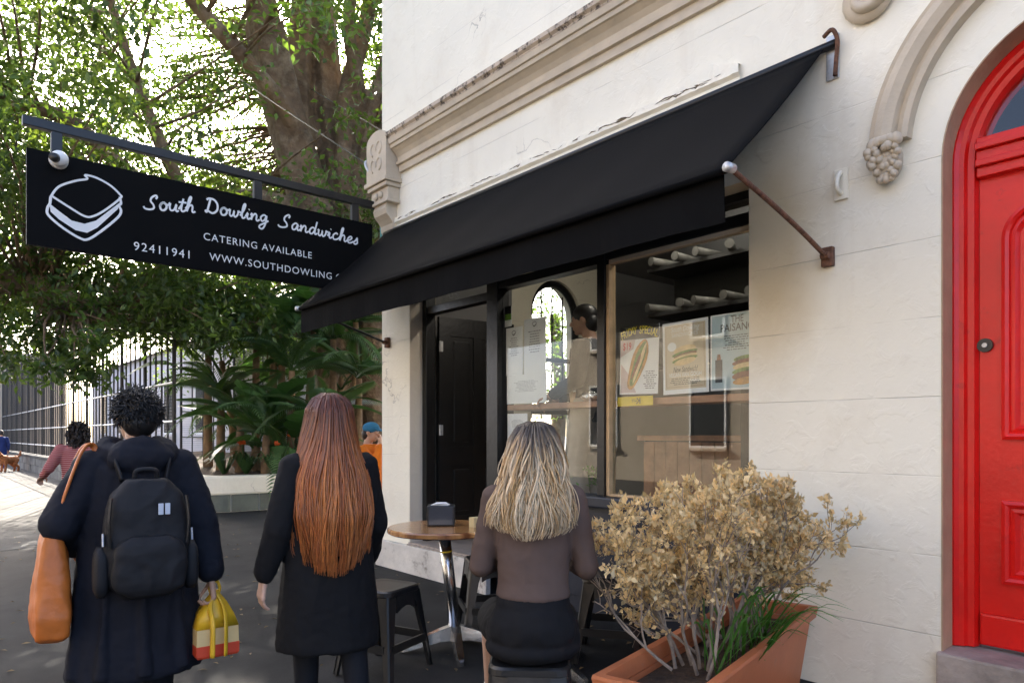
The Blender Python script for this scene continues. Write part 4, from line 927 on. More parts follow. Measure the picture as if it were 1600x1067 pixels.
# ------------------------------------------------------------------ people
V = Vector
def hand(b, w, d, n, side, curl=.5, s=1.):
    """w wrist, d towards the fingers, n where the palm faces, side +1: thumb along d x n"""
    d = V(d).normalized(); n = (V(n) - d * V(n).dot(d)).normalized(); l = d.cross(n) * side; w = V(w)
    for k in range(4):
        o = (1.5 - k) * .0195 * s; kn = w + d * .085 * s + l * o - n * .003; b.cap(w + l * o * .55, .016 * s, kn, .0125 * s, 10)
        L = (.072, .082, .076, .058)[k] * s; a = curl * .55; p = kn; r = .0095 * s
        for j, f in enumerate((.45, .32, .23)):
            q = p + (d * math.cos(a) + n * math.sin(a)) * L * f + l * (1.5 - k) * .0015; b.cap(p, r, q, r * .92, 8); p = q; r *= .92; a += curl * .75
    p = w + l * .018 * s + d * .015 * s; q = p + (l * .75 + d * .65 + n * .25).normalized() * .042 * s; b.cap(p, .015 * s, q, .0115 * s, 8)
    q2 = q + (l * .25 + d * .9 + n * .35 * (1 + curl)).normalized() * .032 * s; b.cap(q, .0108 * s, q2, .0095 * s, 8); q3 = q2 + (d * .9 + n * .5 * curl - l * .1).normalized() * .024 * s; b.cap(q2, .0095 * s, q3, .008 * s, 8)
def head(b, c, yaw=0, pitch=0, s=1.):
    Mh = Matrix.Rotation(yaw, 3, 'Z') @ Matrix.Rotation(pitch, 3, 'X'); c = V(c); P = lambda x, y, z: c + Mh @ (V((x, y, z)) * s)
    b.ell(P(0, -.008, .022), (.073 * s, .090 * s, .088 * s), Mh, 20, 14); b.ell(P(0, .022, -.035), (.057 * s, .068 * s, .078 * s), Mh, 18, 12); b.ell(P(0, .062, -.088), (.026 * s, .022 * s, .02 * s), Mh)
    b.cap(P(0, .082, .012), .009 * s, P(0, .104, -.022), .014 * s, 8); b.ell(P(0, .083, -.058), (.024 * s, .012 * s, .010 * s), Mh, 10, 6); b.ell(P(0, .074, .022), (.052 * s, .016 * s, .012 * s), Mh, 12, 6)
    for sx in (-1, 1):
        b.ell(P(sx * .074, -.005, -.008), (.010 * s, .020 * s, .031 * s), Mh, 10, 8); b.ell(P(sx * .03, .076, .002), (.014 * s, .011 * s, .010 * s), Mh, 8, 6)
    b.cap(P(0, -.02, -.06), .052 * s, P(0, -.03, -.15), .056 * s)
    return P
def oval(cx, cy, z, rx, ry, n=28, ph=0): return [V((cx + rx * math.cos(2*math.pi*k/n + ph), cy + ry * math.sin(2*math.pi*k/n + ph), z)) for k in range(n)]
def torso(b, rows): b.rings([oval(*r) for r in rows])
def limb(b, pts, rad): b.chain(pts, rad, 14)
def foot(b, a, d, L=.24, r=.042):
    a = V(a); d = V(d).normalized(); h = V((a.x, a.y, .045)); b.chain([a, h - d * .02, h + d * L * .45 - V((0, 0, .008)), h + d * L * .72 - V((0, 0, .02))], [r, r, r * .85, r * .55])
def face_eyes(P, parent, m_e):
    for sx in (-1, 1): MB().ell(P(sx * .030, .0835, .003), (.009, .005, .005), None, 8, 6).build('eye', m_e, parent, True)
m_eye = M_('eye_dark', (.02, .015, .012), .2, .1, 5)
def cloth(name, col, rough=.85, var=.1, bump=.25, bs=300, sheen=0): return M_(name, col, rough, var, 7, bump, bs, spec=.25, bdist=.004)
m_coat = cloth('navy_coat', (.010, .011, .017)); m_coat2 = cloth('black_coat', (.007, .007, .008)); m_trou = cloth('dark_trousers', (.008, .009, .012)); m_hairk = M_('black_hair', (.008, .007, .007), .45, .2, 30)
def hair_long(name, parent, prof, n, zr, az_r, root, m, cols, wave=.012, strand=.0065, seed=1, zend=.0, shell=True, sweep=0.):
    """prof: rows (z, rx, ry, yc) from crown to tip; strands follow the surface downwards with waves; colours root -> tip"""
    random.seed(seed); zs = [p[0] for p in prof]
    def S_(z, a, o=0.):
        for i in range(len(prof) - 1):
            if prof[i][0] >= z >= prof[i+1][0]:
                t = (prof[i][0] - z) / (prof[i][0] - prof[i+1][0]); t = t * t * (3 - 2 * t) if 0 else t; q = [prof[i][k] * (1 - t) + prof[i+1][k] * t for k in range(4)]; break
        else: q = list(prof[-1])
        return V(((q[1] + o) * math.sin(a), q[3] - (q[2] + o) * math.cos(a), z))
    vs = []; fs = []; cc = []
    def strand_(P, r, cr):
        m0 = len(vs); k = len(P)
        for i, p in enumerate(P):
            t = i / (k - 1); d = (P[min(i+1, k-1)] - P[max(i-1, 0)]).normalized(); a = d.cross(V((.3, .9, .1))).normalized(); b_ = d.cross(a); rr = r * (1 - t ** 3 * .85) * (.55 + .45 * min(1, t * 5))
            for j in range(4): ang = math.pi / 2 * j; vs.append(p + a * math.cos(ang) * rr * 1.5 + b_ * math.sin(ang) * rr * .7); cc.append(cr(t))
        for i in range(k - 1):
            for j in range(4): fs.append((m0+i*4+j, m0+i*4+(j+1)%4, m0+(i+1)*4+(j+1)%4, m0+(i+1)*4+j))
    ztop, zbot = zs[0], zs[-1]
    locks = [(-az_r + 2 * az_r * (q + random.random()) / 46, random.uniform(0, 6.28), random.uniform(4.5, 8), random.uniform(-.25, .25), random.random()) for q in range(46)]
    for s_ in range(n):
        lk_ = random.choice(locks); a = max(-az_r, min(az_r, lk_[0] + random.gauss(0, .05))); lay = random.random(); z1 = zbot + (ztop - zbot) * (random.random() ** 2.2) * .42 + abs(a) / az_r * zend; z0 = ztop - random.random() ** 1.5 * (ztop - zr)
        ph = lk_[1] + random.gauss(0, .45); fq = lk_[2]; am = wave * random.uniform(.4, 1.5); P = []; K = 22; o0 = random.uniform(-.004, .012)
        drift = lk_[3] + random.gauss(0, .06)
        for i in range(K):
            t = i / (K - 1); z = z0 + (z1 - z0) * t; w = am * min(1, max(0, (t - .12) * 1.6)); aa = a * (.55 + .45 * min(1, t * 2.2 + .1)) + drift * t * t
            p = S_(z, aa, o0 + .010 * lay); p += V((math.sin(ph + z * fq * 2.2) * w, -abs(math.cos(ph * 1.7 + z * fq * 1.7)) * w * .7, 0)); P.append(p)
        f0 = min(1, max(0, lk_[4] + random.gauss(0, .22))); bright = random.uniform(.65, 1.3)
        def cr(t, f0=f0, br=bright):
            k = min(1, max(0, (t - .05) / .45)); c0, c1, c2 = cols; c = V(c0) * (1 - k) + (V(c1) * (1 - f0) + V(c2) * f0) * k; c = c * br; return (c.x, c.y, c.z, 1)
        strand_(P, strand * random.uniform(.6, 1.25), cr)
    if shell:
        nn = 30; rows = 26; m0 = len(vs)
        for i in range(rows + 1):
            t = i / rows; z = ztop - .003 - (ztop - zbot - .09) * t
            for k in range(nn + 1):
                a = -az_r + 2 * az_r * k / nn; p = S_(z, a, -.010); vs.append(p); kk = min(1, t * 2.2); c = V(cols[0]) * (1 - kk) + V(cols[1]) * .6 * kk; cc.append((c.x, c.y, c.z, 1))
        for i in range(rows):
            for k in range(nn): a = m0 + i * (nn + 1) + k; fs.append((a, a + 1, a + nn + 2, a + nn + 1))
        m1 = len(vs); vs.append(V((0, prof[0][3], ztop + .004))); cc.append((*cols[0], 1))
        for k in range(nn): fs.append((m0 + k + 1, m0 + k, m1))
    me = bpy.data.meshes.new(name); me.from_pydata([tuple(v) for v in vs], [], fs); a = me.color_attributes.new('tint', 'FLOAT_COLOR', 'POINT'); a.data.foreach_set('color', [x for c in cc for x in c])
    return link(name, me, m, parent, True)
def hair_mat(name): return M_(name, (1, 1, 1), .36, .12, 40, attr='tint', spec=.6)
# ---- walker with the backpack
MAN_Z = gz(-2.87)
MN = thing('person', 'person in a long navy coat walking away wearing a dark backpack', 'person', (at(214, 680, 3.0).x, at(214, 680, 3.0).y, MAN_Z), R(176 - 90)); MN.scale = (.95, .96, .965)
b = MB(); P = head(b, (0, .03, 1.515), R(6), R(-4)); b.cap((0, 0, 1.40), .055, (0, -.01, 1.33), .07)
torso(b, [(0, 0, .80, .15, .11), (0, 0, .95, .15, .105), (0, -.01, 1.12, .16, .11), (0, -.01, 1.28, .175, .10), (0, -.01, 1.36, .08, .07)])
LA = [(-.18, -.01, 1.29), (-.30, -.06, 1.07), (-.22, .14, .95)]; RA = [(.18, -.01, 1.29), (.255, -.09, 1.04), (.285, -.13, .80)]
limb(b, LA, [.055, .046, .034]); limb(b, RA, [.055, .046, .032]); hand(b, (-.22, .14, .95), (.55, .75, -.3), (.4, -.3, -.8), 1, .6); hand(b, (.285, -.135, .79), (.05, -.05, -1), (-1, .1, 0), 1, 1.25)
LL = [(-.09, 0, .84), (-.105, -.03, .45), (-.11, -.20, .11)]; RL = [(.09, 0, .84), (.10, .14, .46), (.10, .12, .09)]
limb(b, LL, [.09, .062, .042]); limb(b, RL, [.09, .062, .042]); foot(b, LL[2], (0, 1, 0)); foot(b, RL[2], (0, 1, 0))
bo = link('body', remesh(b, .0062, 3), m_skin2, MN, True); face_eyes(P, MN, m_eye)
b = MB(); torso(b, [(0, 0, .395, .275, .185), (0, 0, .41, .28, .19), (.01, 0, .62, .262, .172), (0, 0, .86, .238, .155), (0, -.01, 1.05, .232, .15), (0, -.01, 1.2, .225, .145), (0, -.01, 1.30, .205, .13), (0, -.01, 1.375, .11, .10)])
limb(b, LA[:2] + [(-.235, .11, .965)], [.085, .075, .060]); limb(b, RA[:2] + [(.284, -.13, .83)], [.085, .072, .058])
b.tube([(.12 * math.cos(t), -.01 + .105 * math.sin(t), 1.375 + .018 * math.sin(t * 3)) for t in [k * .3 for k in range(22)]], .046, 10)
b.ell((0, -.12, 1.345), (.135, .06, .07))
for k in range(5): a = R(200 + 35 * k); b.tube([(.24 * math.cos(a), .16 * math.sin(a), .85), (.275 * math.cos(a), .185 * math.sin(a), .42)], [.008, .03], 8)
link('coat', wrinkle(remesh(b, .009, 4), .011, 7, 2.6), m_coat, MN, True)
b = MB(); limb(b, LL, [.115, .088, .066]); limb(b, RL, [.115, .088, .066]); b.ell((0, 0, .86), (.17, .13, .1)); link('trousers', wrinkle(remesh(b, .01, 3), .008, 9, 9, .2), m_trou, MN, True)
for A, nm in ((LL[2], 'shoe'), (RL[2], 'shoe')):
    b = MB(); foot(b, A, (0, 1, 0), .28, .052); link(nm, remesh(b, .01, 2), m_plast, MN, True)
b = MB(); b.ell(P(0, -.022, .035), (.083, .098, .088), None, 18, 12); b.ell(P(0, -.06, -.02), (.073, .06, .07), None, 14, 10); random.seed(4)
for k in range(1500):
    d = rv()
    if d.y > .35 or d.z < -.55: continue
    p = P(0, -.022, .035) + V((d.x * .080, d.y * .094, d.z * .085)); b.tube([p, p + (d * .8 + V((0, 0, -.1)) + rv() * .35).normalized() * .016, p + (d * .55 + V((.15, -.1, -.45)) + rv() * .5).normalized() * .046], [.005, .004, .0006], 4)
b.build('hair', m_hairk, MN, True)
def place(t, o): o.parent = t; return o
# backpack
BPk = thing('backpack', 'dark charcoal backpack with small reflective logo on the walker in navy', 'backpack', MN.location + Matrix.Rotation(MN.rotation_euler.z, 3, 'Z') @ Vector((0, -.035, .16)), MN.rotation_euler.z); BPk.scale = (.81, .81, .81)
m_pack = cloth('charcoal_nylon', (.013, .013, .015), .6, .1, .2, 400); m_refl = M_('pale_logo', (.55, .60, .68), .3, .05, 5)
def rbox(hw, hd, z0, z1, yc, tap=.85, n=24, ex=3.2):
    rg = []
    for i in range(9):
        t = i / 8; z = z0 + (z1 - z0) * t; k = min(1, (1 - abs(2 * t - 1) ** 5)) ** .4 if 0 < t < 1 else .55; k *= 1 - (1 - tap) * max(0, t - .5) * 2; r = []
        for j in range(n):
            a = 2 * math.pi * j / n; c, s = math.cos(a), math.sin(a); r.append(V((hw * k * math.copysign(abs(c) ** (2 / ex), c), yc + hd * k * math.copysign(abs(s) ** (2 / ex), s), z)))
        rg.append(r)
    return rg
link('pack_body', wrinkle(remesh(MB().rings(rbox(.195, .095, .72, 1.30, -.25)), .009, 2), .009, 6, 6, .2), m_pack, BPk, True); link('front_pocket', wrinkle(remesh(MB().rings(rbox(.165, .05, .74, 1.03, -.345, .95)), .009, 2), .009, 7, 7, .2, 4), m_pack, BPk, True)
for s in (-1, 1):
    MB().rings(rbox(.035, .07, .74, .98, -.25, .9)).build('side_pocket', m_pack, BPk, True).location = (s * .20, 0, 0)
    MB().tube(spline([(s * .10, -.17, 1.29), (s * .125, -.12, 1.385), (s * .145, .03, 1.385), (s * .15, .14, 1.25), (s * .17, .16, 1.02), (s * .21, -.02, .84), (s * .19, -.18, .78)]), .03, 8, flat=.3).build('strap', m_pack, BPk, True)
    MB().tube(spline([(s * .165, -.335, 1.22), (s * .175, -.345, 1.1), (s * .168, -.335, .98)]), .008, 6).build('zip', m_plast, BPk)
    MB().tube([(s * .197, -.30, 1.05), (s * .197, -.31, .99)], .012, 6, flat=.4).build('buckle', m_refl, BPk)
MB().tube(spline([(-.05, -.22, 1.30), (-.04, -.235, 1.345), (.04, -.235, 1.345), (.05, -.22, 1.30)]), .012, 8).build('grab_handle', m_pack, BPk, True)
for k in range(2): MB().box((.035 + .03 * k, -.352, 1.13), (.058 + .03 * k, -.344, 1.185), bev=.002).build('logo', m_refl, BPk)
# tote
TB = thing('tote_bag', 'orange leather tote bag hanging from the walker left shoulder', 'bag', MN.location, MN.rotation_euler.z)
TB.scale = (.96, .96, .96)
m_tan = M_('orange_leather', (.52, .14, .022), .45, .12, 5, .2, 60)
rg = []
for (z, w, d, yc) in ((.60, .045, .08, 0), (.62, .064, .12, 0), (.70, .070, .135, 0), (.85, .062, .12, .0), (1.0, .044, .095, .0), (1.09, .024, .08, 0)):
    rg.append([V((-.315 - .02 * (1.09 - z) + w * math.copysign(abs(math.cos(a)) ** .6, math.cos(a)) * (1 + .10 * math.sin(5 * a)), yc - .02 + d * math.copysign(abs(math.sin(a)) ** .6, math.sin(a)), z)) for a in [2 * math.pi * k / 28 for k in range(28)]])
link('bag_body', wrinkle(remesh(MB().rings(rg), .008, 2), .010, 9, 4, .15), m_tan, TB, True)
for s in (-1, 1): MB().tube(spline([(-.315, s * .09 - .02, 1.07), (-.275, s * .075 - .02, 1.22), (-.215, s * .05 - .02, 1.385), (-.17, s * .03, 1.40), (-.15, s * .06, 1.30)]), .013, 8, flat=.5).build('bag_strap', m_tan, TB, True)
# takeaway bag
YB = thing('takeaway_bag', 'yellow and red takeaway bag held in the walker right hand', 'bag', MN.location + Matrix.Rotation(MN.rotation_euler.z, 3, 'Z') @ Vector((0, -.165, .01)), MN.rotation_euler.z)
m_yb = M_('yellow_plastic', (.72, .42, .02), .4, .1, 6, .2, 30); m_rb = M_('red_card', (.60, .06, .02), .5, .08, 6); m_cb = M_('cream_card', (.70, .50, .22), .5, .06, 6)
def sqr(cx, hw, hd, z, tw=0): return [V((cx + x * math.cos(tw) - y * math.sin(tw), .03 + x * math.sin(tw) + y * math.cos(tw), z)) for x, y in ((-hw, -hd), (0, -hd * 1.02), (hw, -hd), (hw * 1.02, 0), (hw, hd), (0, hd * 1.02), (-hw, hd), (-hw * 1.02, 0))]
MB().rings([sqr(.285, .082, .055, .42), sqr(.285, .088, .06, .43), sqr(.285, .088, .06, .475)]).build('red_base', m_rb, YB); MB().rings([sqr(.285, .087, .059, .475), sqr(.285, .085, .057, .545), sqr(.285, .06, .045, .60)]).build('cream_body', m_cb, YB)
MB().rings([sqr(.285, .0865, .0585, .546), sqr(.285, .068, .05, .60), sqr(.285, .038, .03, .65, .3), sqr(.285, .016, .014, .685, .6), sqr(.285, .012, .012, .70, .6)]).build('yellow_top', m_yb, YB, True)
for (x, yy) in ((.255, -.063), (.31, -.063)): MB().tube(spline([(.285, .02, .70), (x, -.01, .64), (x, yy + .005, .57), (x - .003, yy - .002, .43)]), .012, 6, flat=.35).build('yellow_strip', m_yb, YB, True)
for s in (-1, 1): MB().tube(spline([(.285, .03, .66), (.285 + s * .02, .03, .70), (.285 + s * .012, .03, .735), (.285, .03, .74)]), .007, 6).build('bag_handle', m_yb, YB, True)
# ---- walker with long red hair
RW = thing('person', 'person with very long red hair in a black coat walking away', 'person', (at(514, 680, 3.05).x, at(514, 680, 3.05).y, gz(-2.2)), R(165 - 90)); RW.scale = (.93, .96, 1)
b = MB(); P = head(b, (0, .02, 1.425), 0, R(-3), .97); b.cap((0, 0, 1.31), .05, (0, -.01, 1.24), .062)
torso(b, [(0, 0, .76, .155, .115), (0, 0, .90, .135, .10), (0, -.01, 1.06, .145, .105), (0, -.01, 1.20, .155, .09), (0, -.01, 1.27, .07, .06)])
LA = [(-.165, -.01, 1.215), (-.235, -.05, .97), (-.29, .00, .765)]; RA = [(.165, -.01, 1.215), (.22, .0, .97), (.22, .14, .79)]
limb(b, LA, [.047, .040, .028]); limb(b, RA, [.047, .040, .028]); hand(b, (-.292, .003, .755), (-.10, .15, -1), (1, .25, 0), -1, .55, .92); hand(b, (.22, .15, .78), (0, .4, -.9), (-1, 0, 0), 1, .6, .92)
LL = [(-.085, 0, .80), (-.09, .10, .43), (-.09, .06, .085)]; RL = [(.085, 0, .80), (.10, -.06, .43), (.10, -.24, .13)]
limb(b, LL, [.085, .055, .036]); limb(b, RL, [.085, .055, .036]); foot(b, LL[2], (0, 1, 0), .22, .036); foot(b, RL[2], (0, .9, -.4), .22, .036)
link('body', remesh(b, .0062, 3), m_skin, RW, True); face_eyes(P, RW, m_eye)
b = MB(); torso(b, [(0, 0, .445, .235, .165), (0, 0, .46, .24, .17), (0, 0, .65, .225, .158), (0, 0, .82, .205, .145), (0, -.01, .95, .19, .135), (0, -.01, 1.1, .20, .135), (0, -.01, 1.21, .185, .115), (0, -.01, 1.285, .08, .075)])
limb(b, LA[:2] + [(-.285, -.005, .79)], [.072, .062, .05]); limb(b, RA[:2] + [(.22, .12, .81)], [.072, .062, .05]); link('coat', wrinkle(remesh(b, .009, 4), .010, 7, 2.4, .3, 5), m_coat2, RW, True)
b = MB(); limb(b, LL, [.098, .070, .047]); limb(b, RL, [.098, .070, .047]); b.ell((0, 0, .82), (.165, .12, .09)); link('tights', remesh(b, .011, 3), m_trou, RW, True)
for A, d in ((LL[2], (0, 1, 0)), (RL[2], (0, .9, -.4))):
    b = MB(); foot(b, A, d, .25, .046); link('shoe', remesh(b, .01, 2), m_plast, RW, True)
hair_long('long_hair', RW, [(1.548, .02, .02, 0), (1.53, .065, .07, .0), (1.48, .092, .102, .0), (1.40, .098, .112, .0), (1.30, .118, .130, .0), (1.18, .165, .150, -.01), (1.02, .185, .162, -.015), (.88, .165, .158, -.015), (.77, .13, .15, -.02)], 1700, 1.42, R(118), None, hair_mat('red_hair'), ((.11, .028, .012), (.33, .085, .018), (.46, .15, .035)), .007, .0033, 9, .10)
# ---- seated woman
SW = thing('person', 'woman with long wavy blonde hair seated at the table in a brown top', 'person', (-2.003, -1.756, gz(-1.75)), R(135 - 90)); SW.scale = (.94, .97, 1)
b = MB(); P = head(b, (0, .05, 1.272), R(4), R(-10), .97); b.cap((0, .01, 1.19), .048, (0, -.005, 1.12), .06)
torso(b, [(0, -.02, .50, .165, .135), (0, -.02, .60, .168, .13), (0, -.015, .74, .130, .10), (0, -.015, .88, .140, .105), (0, -.005, 1.02, .160, .10), (0, .0, 1.09, .15, .085), (0, .0, 1.15, .065, .06)])
LA = [(-.168, .0, 1.085), (-.222, .01, .83), (-.14, .26, .82)]; RA = [(.168, .0, 1.085), (.222, .01, .83), (.12, .26, .82)]
limb(b, LA, [.048, .040, .028]); limb(b, RA, [.048, .040, .028]); hand(b, (-.14, .26, .82), (.3, 1, .05), (.2, 0, -1), 1, .45, .92); hand(b, (.12, .26, .82), (-.3, 1, .05), (-.2, 0, -1), -1, .45, .92)
LL = [(-.09, .02, .555), (-.215, .40, .545), (-.245, .68, .13)]; RL = [(.09, .02, .555), (.10, .42, .545), (-.05, .66, .13)]
limb(b, LL, [.085, .058, .036]); limb(b, RL, [.085, .058, .036]); foot(b, LL[2], (-.1, 1, 0), .22, .034); foot(b, RL[2], (0, 1, 0), .22, .034)
link('body', remesh(b, .0062, 3), m_skin, SW, True); face_eyes(P, SW, m_eye)
m_top = cloth('brown_rib_knit', (.105, .070, .056), .8, .06, .3, 500)
b = MB(); torso(b, [(0, -.02, .715, .152, .118), (0, -.02, .73, .155, .12), (0, -.015, .78, .146, .114), (0, -.015, .88, .153, .117), (0, -.005, 1.0, .172, .113), (0, 0, 1.08, .168, .10), (0, 0, 1.135, .095, .078), (0, 0, 1.16, .068, .064)])
limb(b, LA[:2] + [(-.15, .235, .82)], [.062, .053, .038]); limb(b, RA[:2] + [(.13, .235, .82)], [.062, .053, .038])
link('top', wrinkle(remesh(b, .008, 3), .005, 6, 11, .2, 3), m_top, SW, True)
b = MB(); b.ell((0, -.02, .60), (.188, .155, .145)); b.ell((0, -.02, .53), (.198, .165, .06)); limb(b, [(-.09, .02, .56), (-.185, .30, .556)], [.112, .088]); limb(b, [(.09, .02, .56), (.10, .30, .556)], [.112, .088]); torso(b, [(0, -.02, .66, .160, .125), (0, -.02, .742, .146, .113)]); b.ell((-.02, .15, .55), (.13, .14, .09))
link('skirt', wrinkle(remesh(b, .009, 3), .008, 9, 7, .2, 8), m_coat2, SW, True)
for A, d in ((LL[2], (-.1, 1, 0)), (RL[2], (0, 1, 0))):
    b = MB(); foot(b, A, d, .25, .043); link('shoe', remesh(b, .01, 2), m_white, SW, True)
hair_long('long_hair', SW, [(1.402, .02, .02, .03), (1.385, .065, .07, .03), (1.335, .092, .104, .028), (1.26, .100, .114, .02), (1.18, .108, .120, .005), (1.10, .132, .128, -.01), (1.03, .158, .138, -.015), (.985, .162, .142, -.015), (.970, .135, .142, -.02), (.945, .09, .14, -.02)], 1500, 1.30, R(112), None, hair_mat('blonde_hair'), ((.050, .034, .025), (.42, .24, .075), (.66, .51, .32)), .026, .0034, 5, .07)
for ch in SW.children:
    for v in ch.data.vertices:
        if v.co.z > .60 and v.co.y < .2: v.co.y += .16 * (v.co.z - .60)
# ---- smaller figures
def simple_person(label, loc, face, h, top, leg, hairm, arms, hat=None, longhair=False, seated=False):
    t = thing('person', label, 'person', loc, face - R(90)); s = h / 1.62
    b = MB(); P = head(b, (0, .02 * s, 1.50 * s), 0, R(-8), s * .97); sc = lambda q: [V(p) * s for p in q]
    torso(b, [(0, 0, .80*s, .15*s, .11*s), (0, 0, .95*s, .14*s, .10*s), (0, 0, 1.12*s, .155*s, .105*s), (0, 0, 1.27*s, .165*s, .095*s), (0, 0, 1.35*s, .07*s, .065*s)])
    LL = sc([(-.09, 0, .84), (-.10, .06, .46), (-.10, 0, .09)]); RL = sc([(.09, 0, .84), (.10, -.02, .46), (.10, -.10, .10)])
    for Q in (LL, RL): limb(b, Q, [.088*s, .06*s, .04*s]); foot(b, Q[2], (0, 1, 0), .24*s, .04*s)
    for i, A in enumerate(arms):
        A = sc(A); limb(b, A, [.052*s, .043*s, .031*s]); d = (A[2] - A[1]).normalized(); hand(b, A[2], d, (0, -1, .2) if abs(d.y) < .8 else (0, 0, -1), 1 if i else -1, .8, s)
    link('body', remesh(b, .0085, 2), m_skin2, t, True); face_eyes(P, t, m_eye)
    b = MB(); torso(b, [(0, 0, .74*s, .172*s, .13*s), (0, 0, .95*s, .165*s, .125*s), (0, 0, 1.12*s, .175*s, .125*s), (0, 0, 1.27*s, .185*s, .115*s), (0, 0, 1.355*s, .085*s, .08*s)])
    for A in arms: A = sc(A); limb(b, [A[0], A[1], A[1] + (A[2] - A[1]) * .85], [.075*s, .06*s, .046*s])
    link('top', wrinkle(remesh(b, .012, 3), .008, 8, 7, .2), top, t, True)
    b = MB()
    for Q in (LL, RL): limb(b, Q, [.11*s, .085*s, .06*s])
    b.ell((0, 0, .82*s), (.165*s, .125*s, .09*s)); link('trousers', remesh(b, .014, 3), leg, t, True)
    b = MB(); b.ell(P(0, -.018, .035), (.082*s, .098*s, .086*s), None, 16, 10); b.ell(P(0, -.06, -.03), (.076*s, .055*s, .08*s), None, 14, 9); random.seed(len(label))
    if longhair:
        b.ell(P(0, -.05, -.09), (.098*s, .08*s, .12*s), None, 14, 9)
        for k in range(260):
            d = rv(); d.y = -abs(d.y) if random.random() < .8 else d.y * .3; c = P(0, -.045, -.05); p = c + V((d.x * .095, d.y * .085, d.z * .15)) * s
            b.tube([p, p + (d + rv() * .7) * .025, p + (d * .4 + V((0, 0, -1)) + rv()) * .035], [.012, .009, .002], 4)
    b.build('hair', hairm, t, True)
    if hat:
        b = MB(); b.ell(P(0, -.01, .05), (.092*s, .108*s, .075*s), None, 20, 12); c = [P(x, y, z) for x, y, z in ((-.075, .07, .05), (-.05, .14, .035), (0, .165, .03), (.05, .14, .035), (.075, .07, .05))]; c2 = [p + V((0, 0, .008)) for p in c]
        b.add(c + c2, [(0, 1, 2, 3, 4), (9, 8, 7, 6, 5), (0, 1, 6, 5), (1, 2, 7, 6), (2, 3, 8, 7), (3, 4, 9, 8), (4, 0, 5, 9)]); b.build('cap', hat, t, True)
    return t, P
def stripe_mat():
    m = cloth('red_striped_knit', (.30, .03, .03)); n = m.node_tree; L = n.links.new; p = n.nodes['Principled BSDF']; tc = [x for x in n.nodes if x.type == 'TEX_COORD'][0]
    wv = n.nodes.new('ShaderNodeTexWave'); wv.bands_direction = 'Z'; wv.inputs['Scale'].default_value = 14; wv.inputs['Distortion'].default_value = .6; L(tc.outputs['Object'], wv.inputs['Vector'])
    cr = n.nodes.new('ShaderNodeValToRGB'); cr.color_ramp.elements[0].position = .62; cr.color_ramp.elements[0].color = (.27, .02, .025, 1); cr.color_ramp.elements[1].position = .72; cr.color_ramp.elements[1].color = (.50, .30, .28, 1); L(wv.outputs['Fac'], cr.inputs[0]); L(cr.outputs[0], p.inputs['Base Color']); return m
m_or = cloth('orange_cotton', (.62, .16, .012)); m_cap = cloth('blue_cap_cotton', (.03, .15, .27)); m_blue = cloth('blue_cotton', (.02, .04, .16)); m_dhair = M_('dark_brown_hair', (.022, .013, .009), .5, .2, 30)
std = [[(-.18, 0, 1.27), (-.24, -.03, 1.03), (-.24, .08, .80)], [(.18, 0, 1.27), (.24, -.03, 1.03), (.24, .08, .80)]]
simple_person('person in a blue cap and orange top with a hand at the mouth', (-6.62, .12, 0), R(30), 1.44, m_or, m_blue, m_dhair, [std[0], [(.18, 0, 1.27), (.20, .20, 1.10), (.06, .17, 1.36)]], hat=m_cap)
p = at(122, 680, 8.0); simple_person('person with curly dark hair in a red striped top on the path', (p.x, p.y, gz(p.y)), R(172), 1.46 - gz(p.y), stripe_mat(), m_trou, m_dhair, [[(-.18, 0, 1.27), (-.30, .0, 1.05), (-.36, .16, .95)], std[1]], longhair=True)
p = at(2, 680, 26.); simple_person('distant person in dark blue at the left edge of the path', (p.x, p.y, 0), R(180), 1.5, m_blue, m_blue, m_dhair, std)
# dog
p = at(14, 680, 25.); DG = thing('dog', 'shaggy ginger dog on the path at the far left', 'dog', (p.x, p.y, gz(p.y)), R(215)); m_dog = M_('ginger_fur', (.40, .14, .045), .8, .3, 25, .8, 60)
b = MB(); b.rings([oval(0, 0, 0, .01, .01, 14)] * 0 or [[V((r * math.cos(a), y, z + r * 1.1 * math.sin(a))) for a in [2 * math.pi * k / 14 for k in range(14)]] for y, r, z in ((-.34, .05, .46), (-.30, .11, .46), (-.15, .13, .44), (.05, .145, .43), (.2, .15, .45), (.30, .10, .49), (.34, .04, .5))])
b.chain([(0, .24, .50), (0, .36, .63), (0, .40, .67)], [.10, .085, .08]); b.chain([(0, .42, .67), (0, .53, .63)], [.07, .042]); b.chain([(0, -.32, .50), (0, -.43, .60), (0, -.44, .72)], [.04, .045, .03])
for s in (-1, 1):
    b.chain([(s * .07, .39, .72), (s * .11, .38, .62)], [.03, .035]); b.chain([(s * .085, .21, .40), (s * .085, .19, .22), (s * .085, .22, .03)], [.07, .045, .04])
    b.chain([(s * .085, -.22, .42), (s * .09, -.16, .28), (s * .09, -.30, .17), (s * .09, -.28, .03)], [.09, .065, .04, .04])
link('body', remesh(b, .013, 2), m_dog, DG, True)
# ---- person inside the shop
q = at(916, 500, 5.6)
t, P = simple_person('person in dark clothes looking down behind the left shop window', (q.x, q.y, q.z - 1.50 * 1.75 / 1.62), R(212), 1.75, m_coat2, M_('beige_apron', (.34, .30, .24), .8, .08, 8), m_hairk, [[(-.18, 0, 1.27), (-.25, .02, 1.03), (-.14, .24, .93)], [(.18, 0, 1.27), (.26, .02, 1.02), (.20, .27, .92)]])
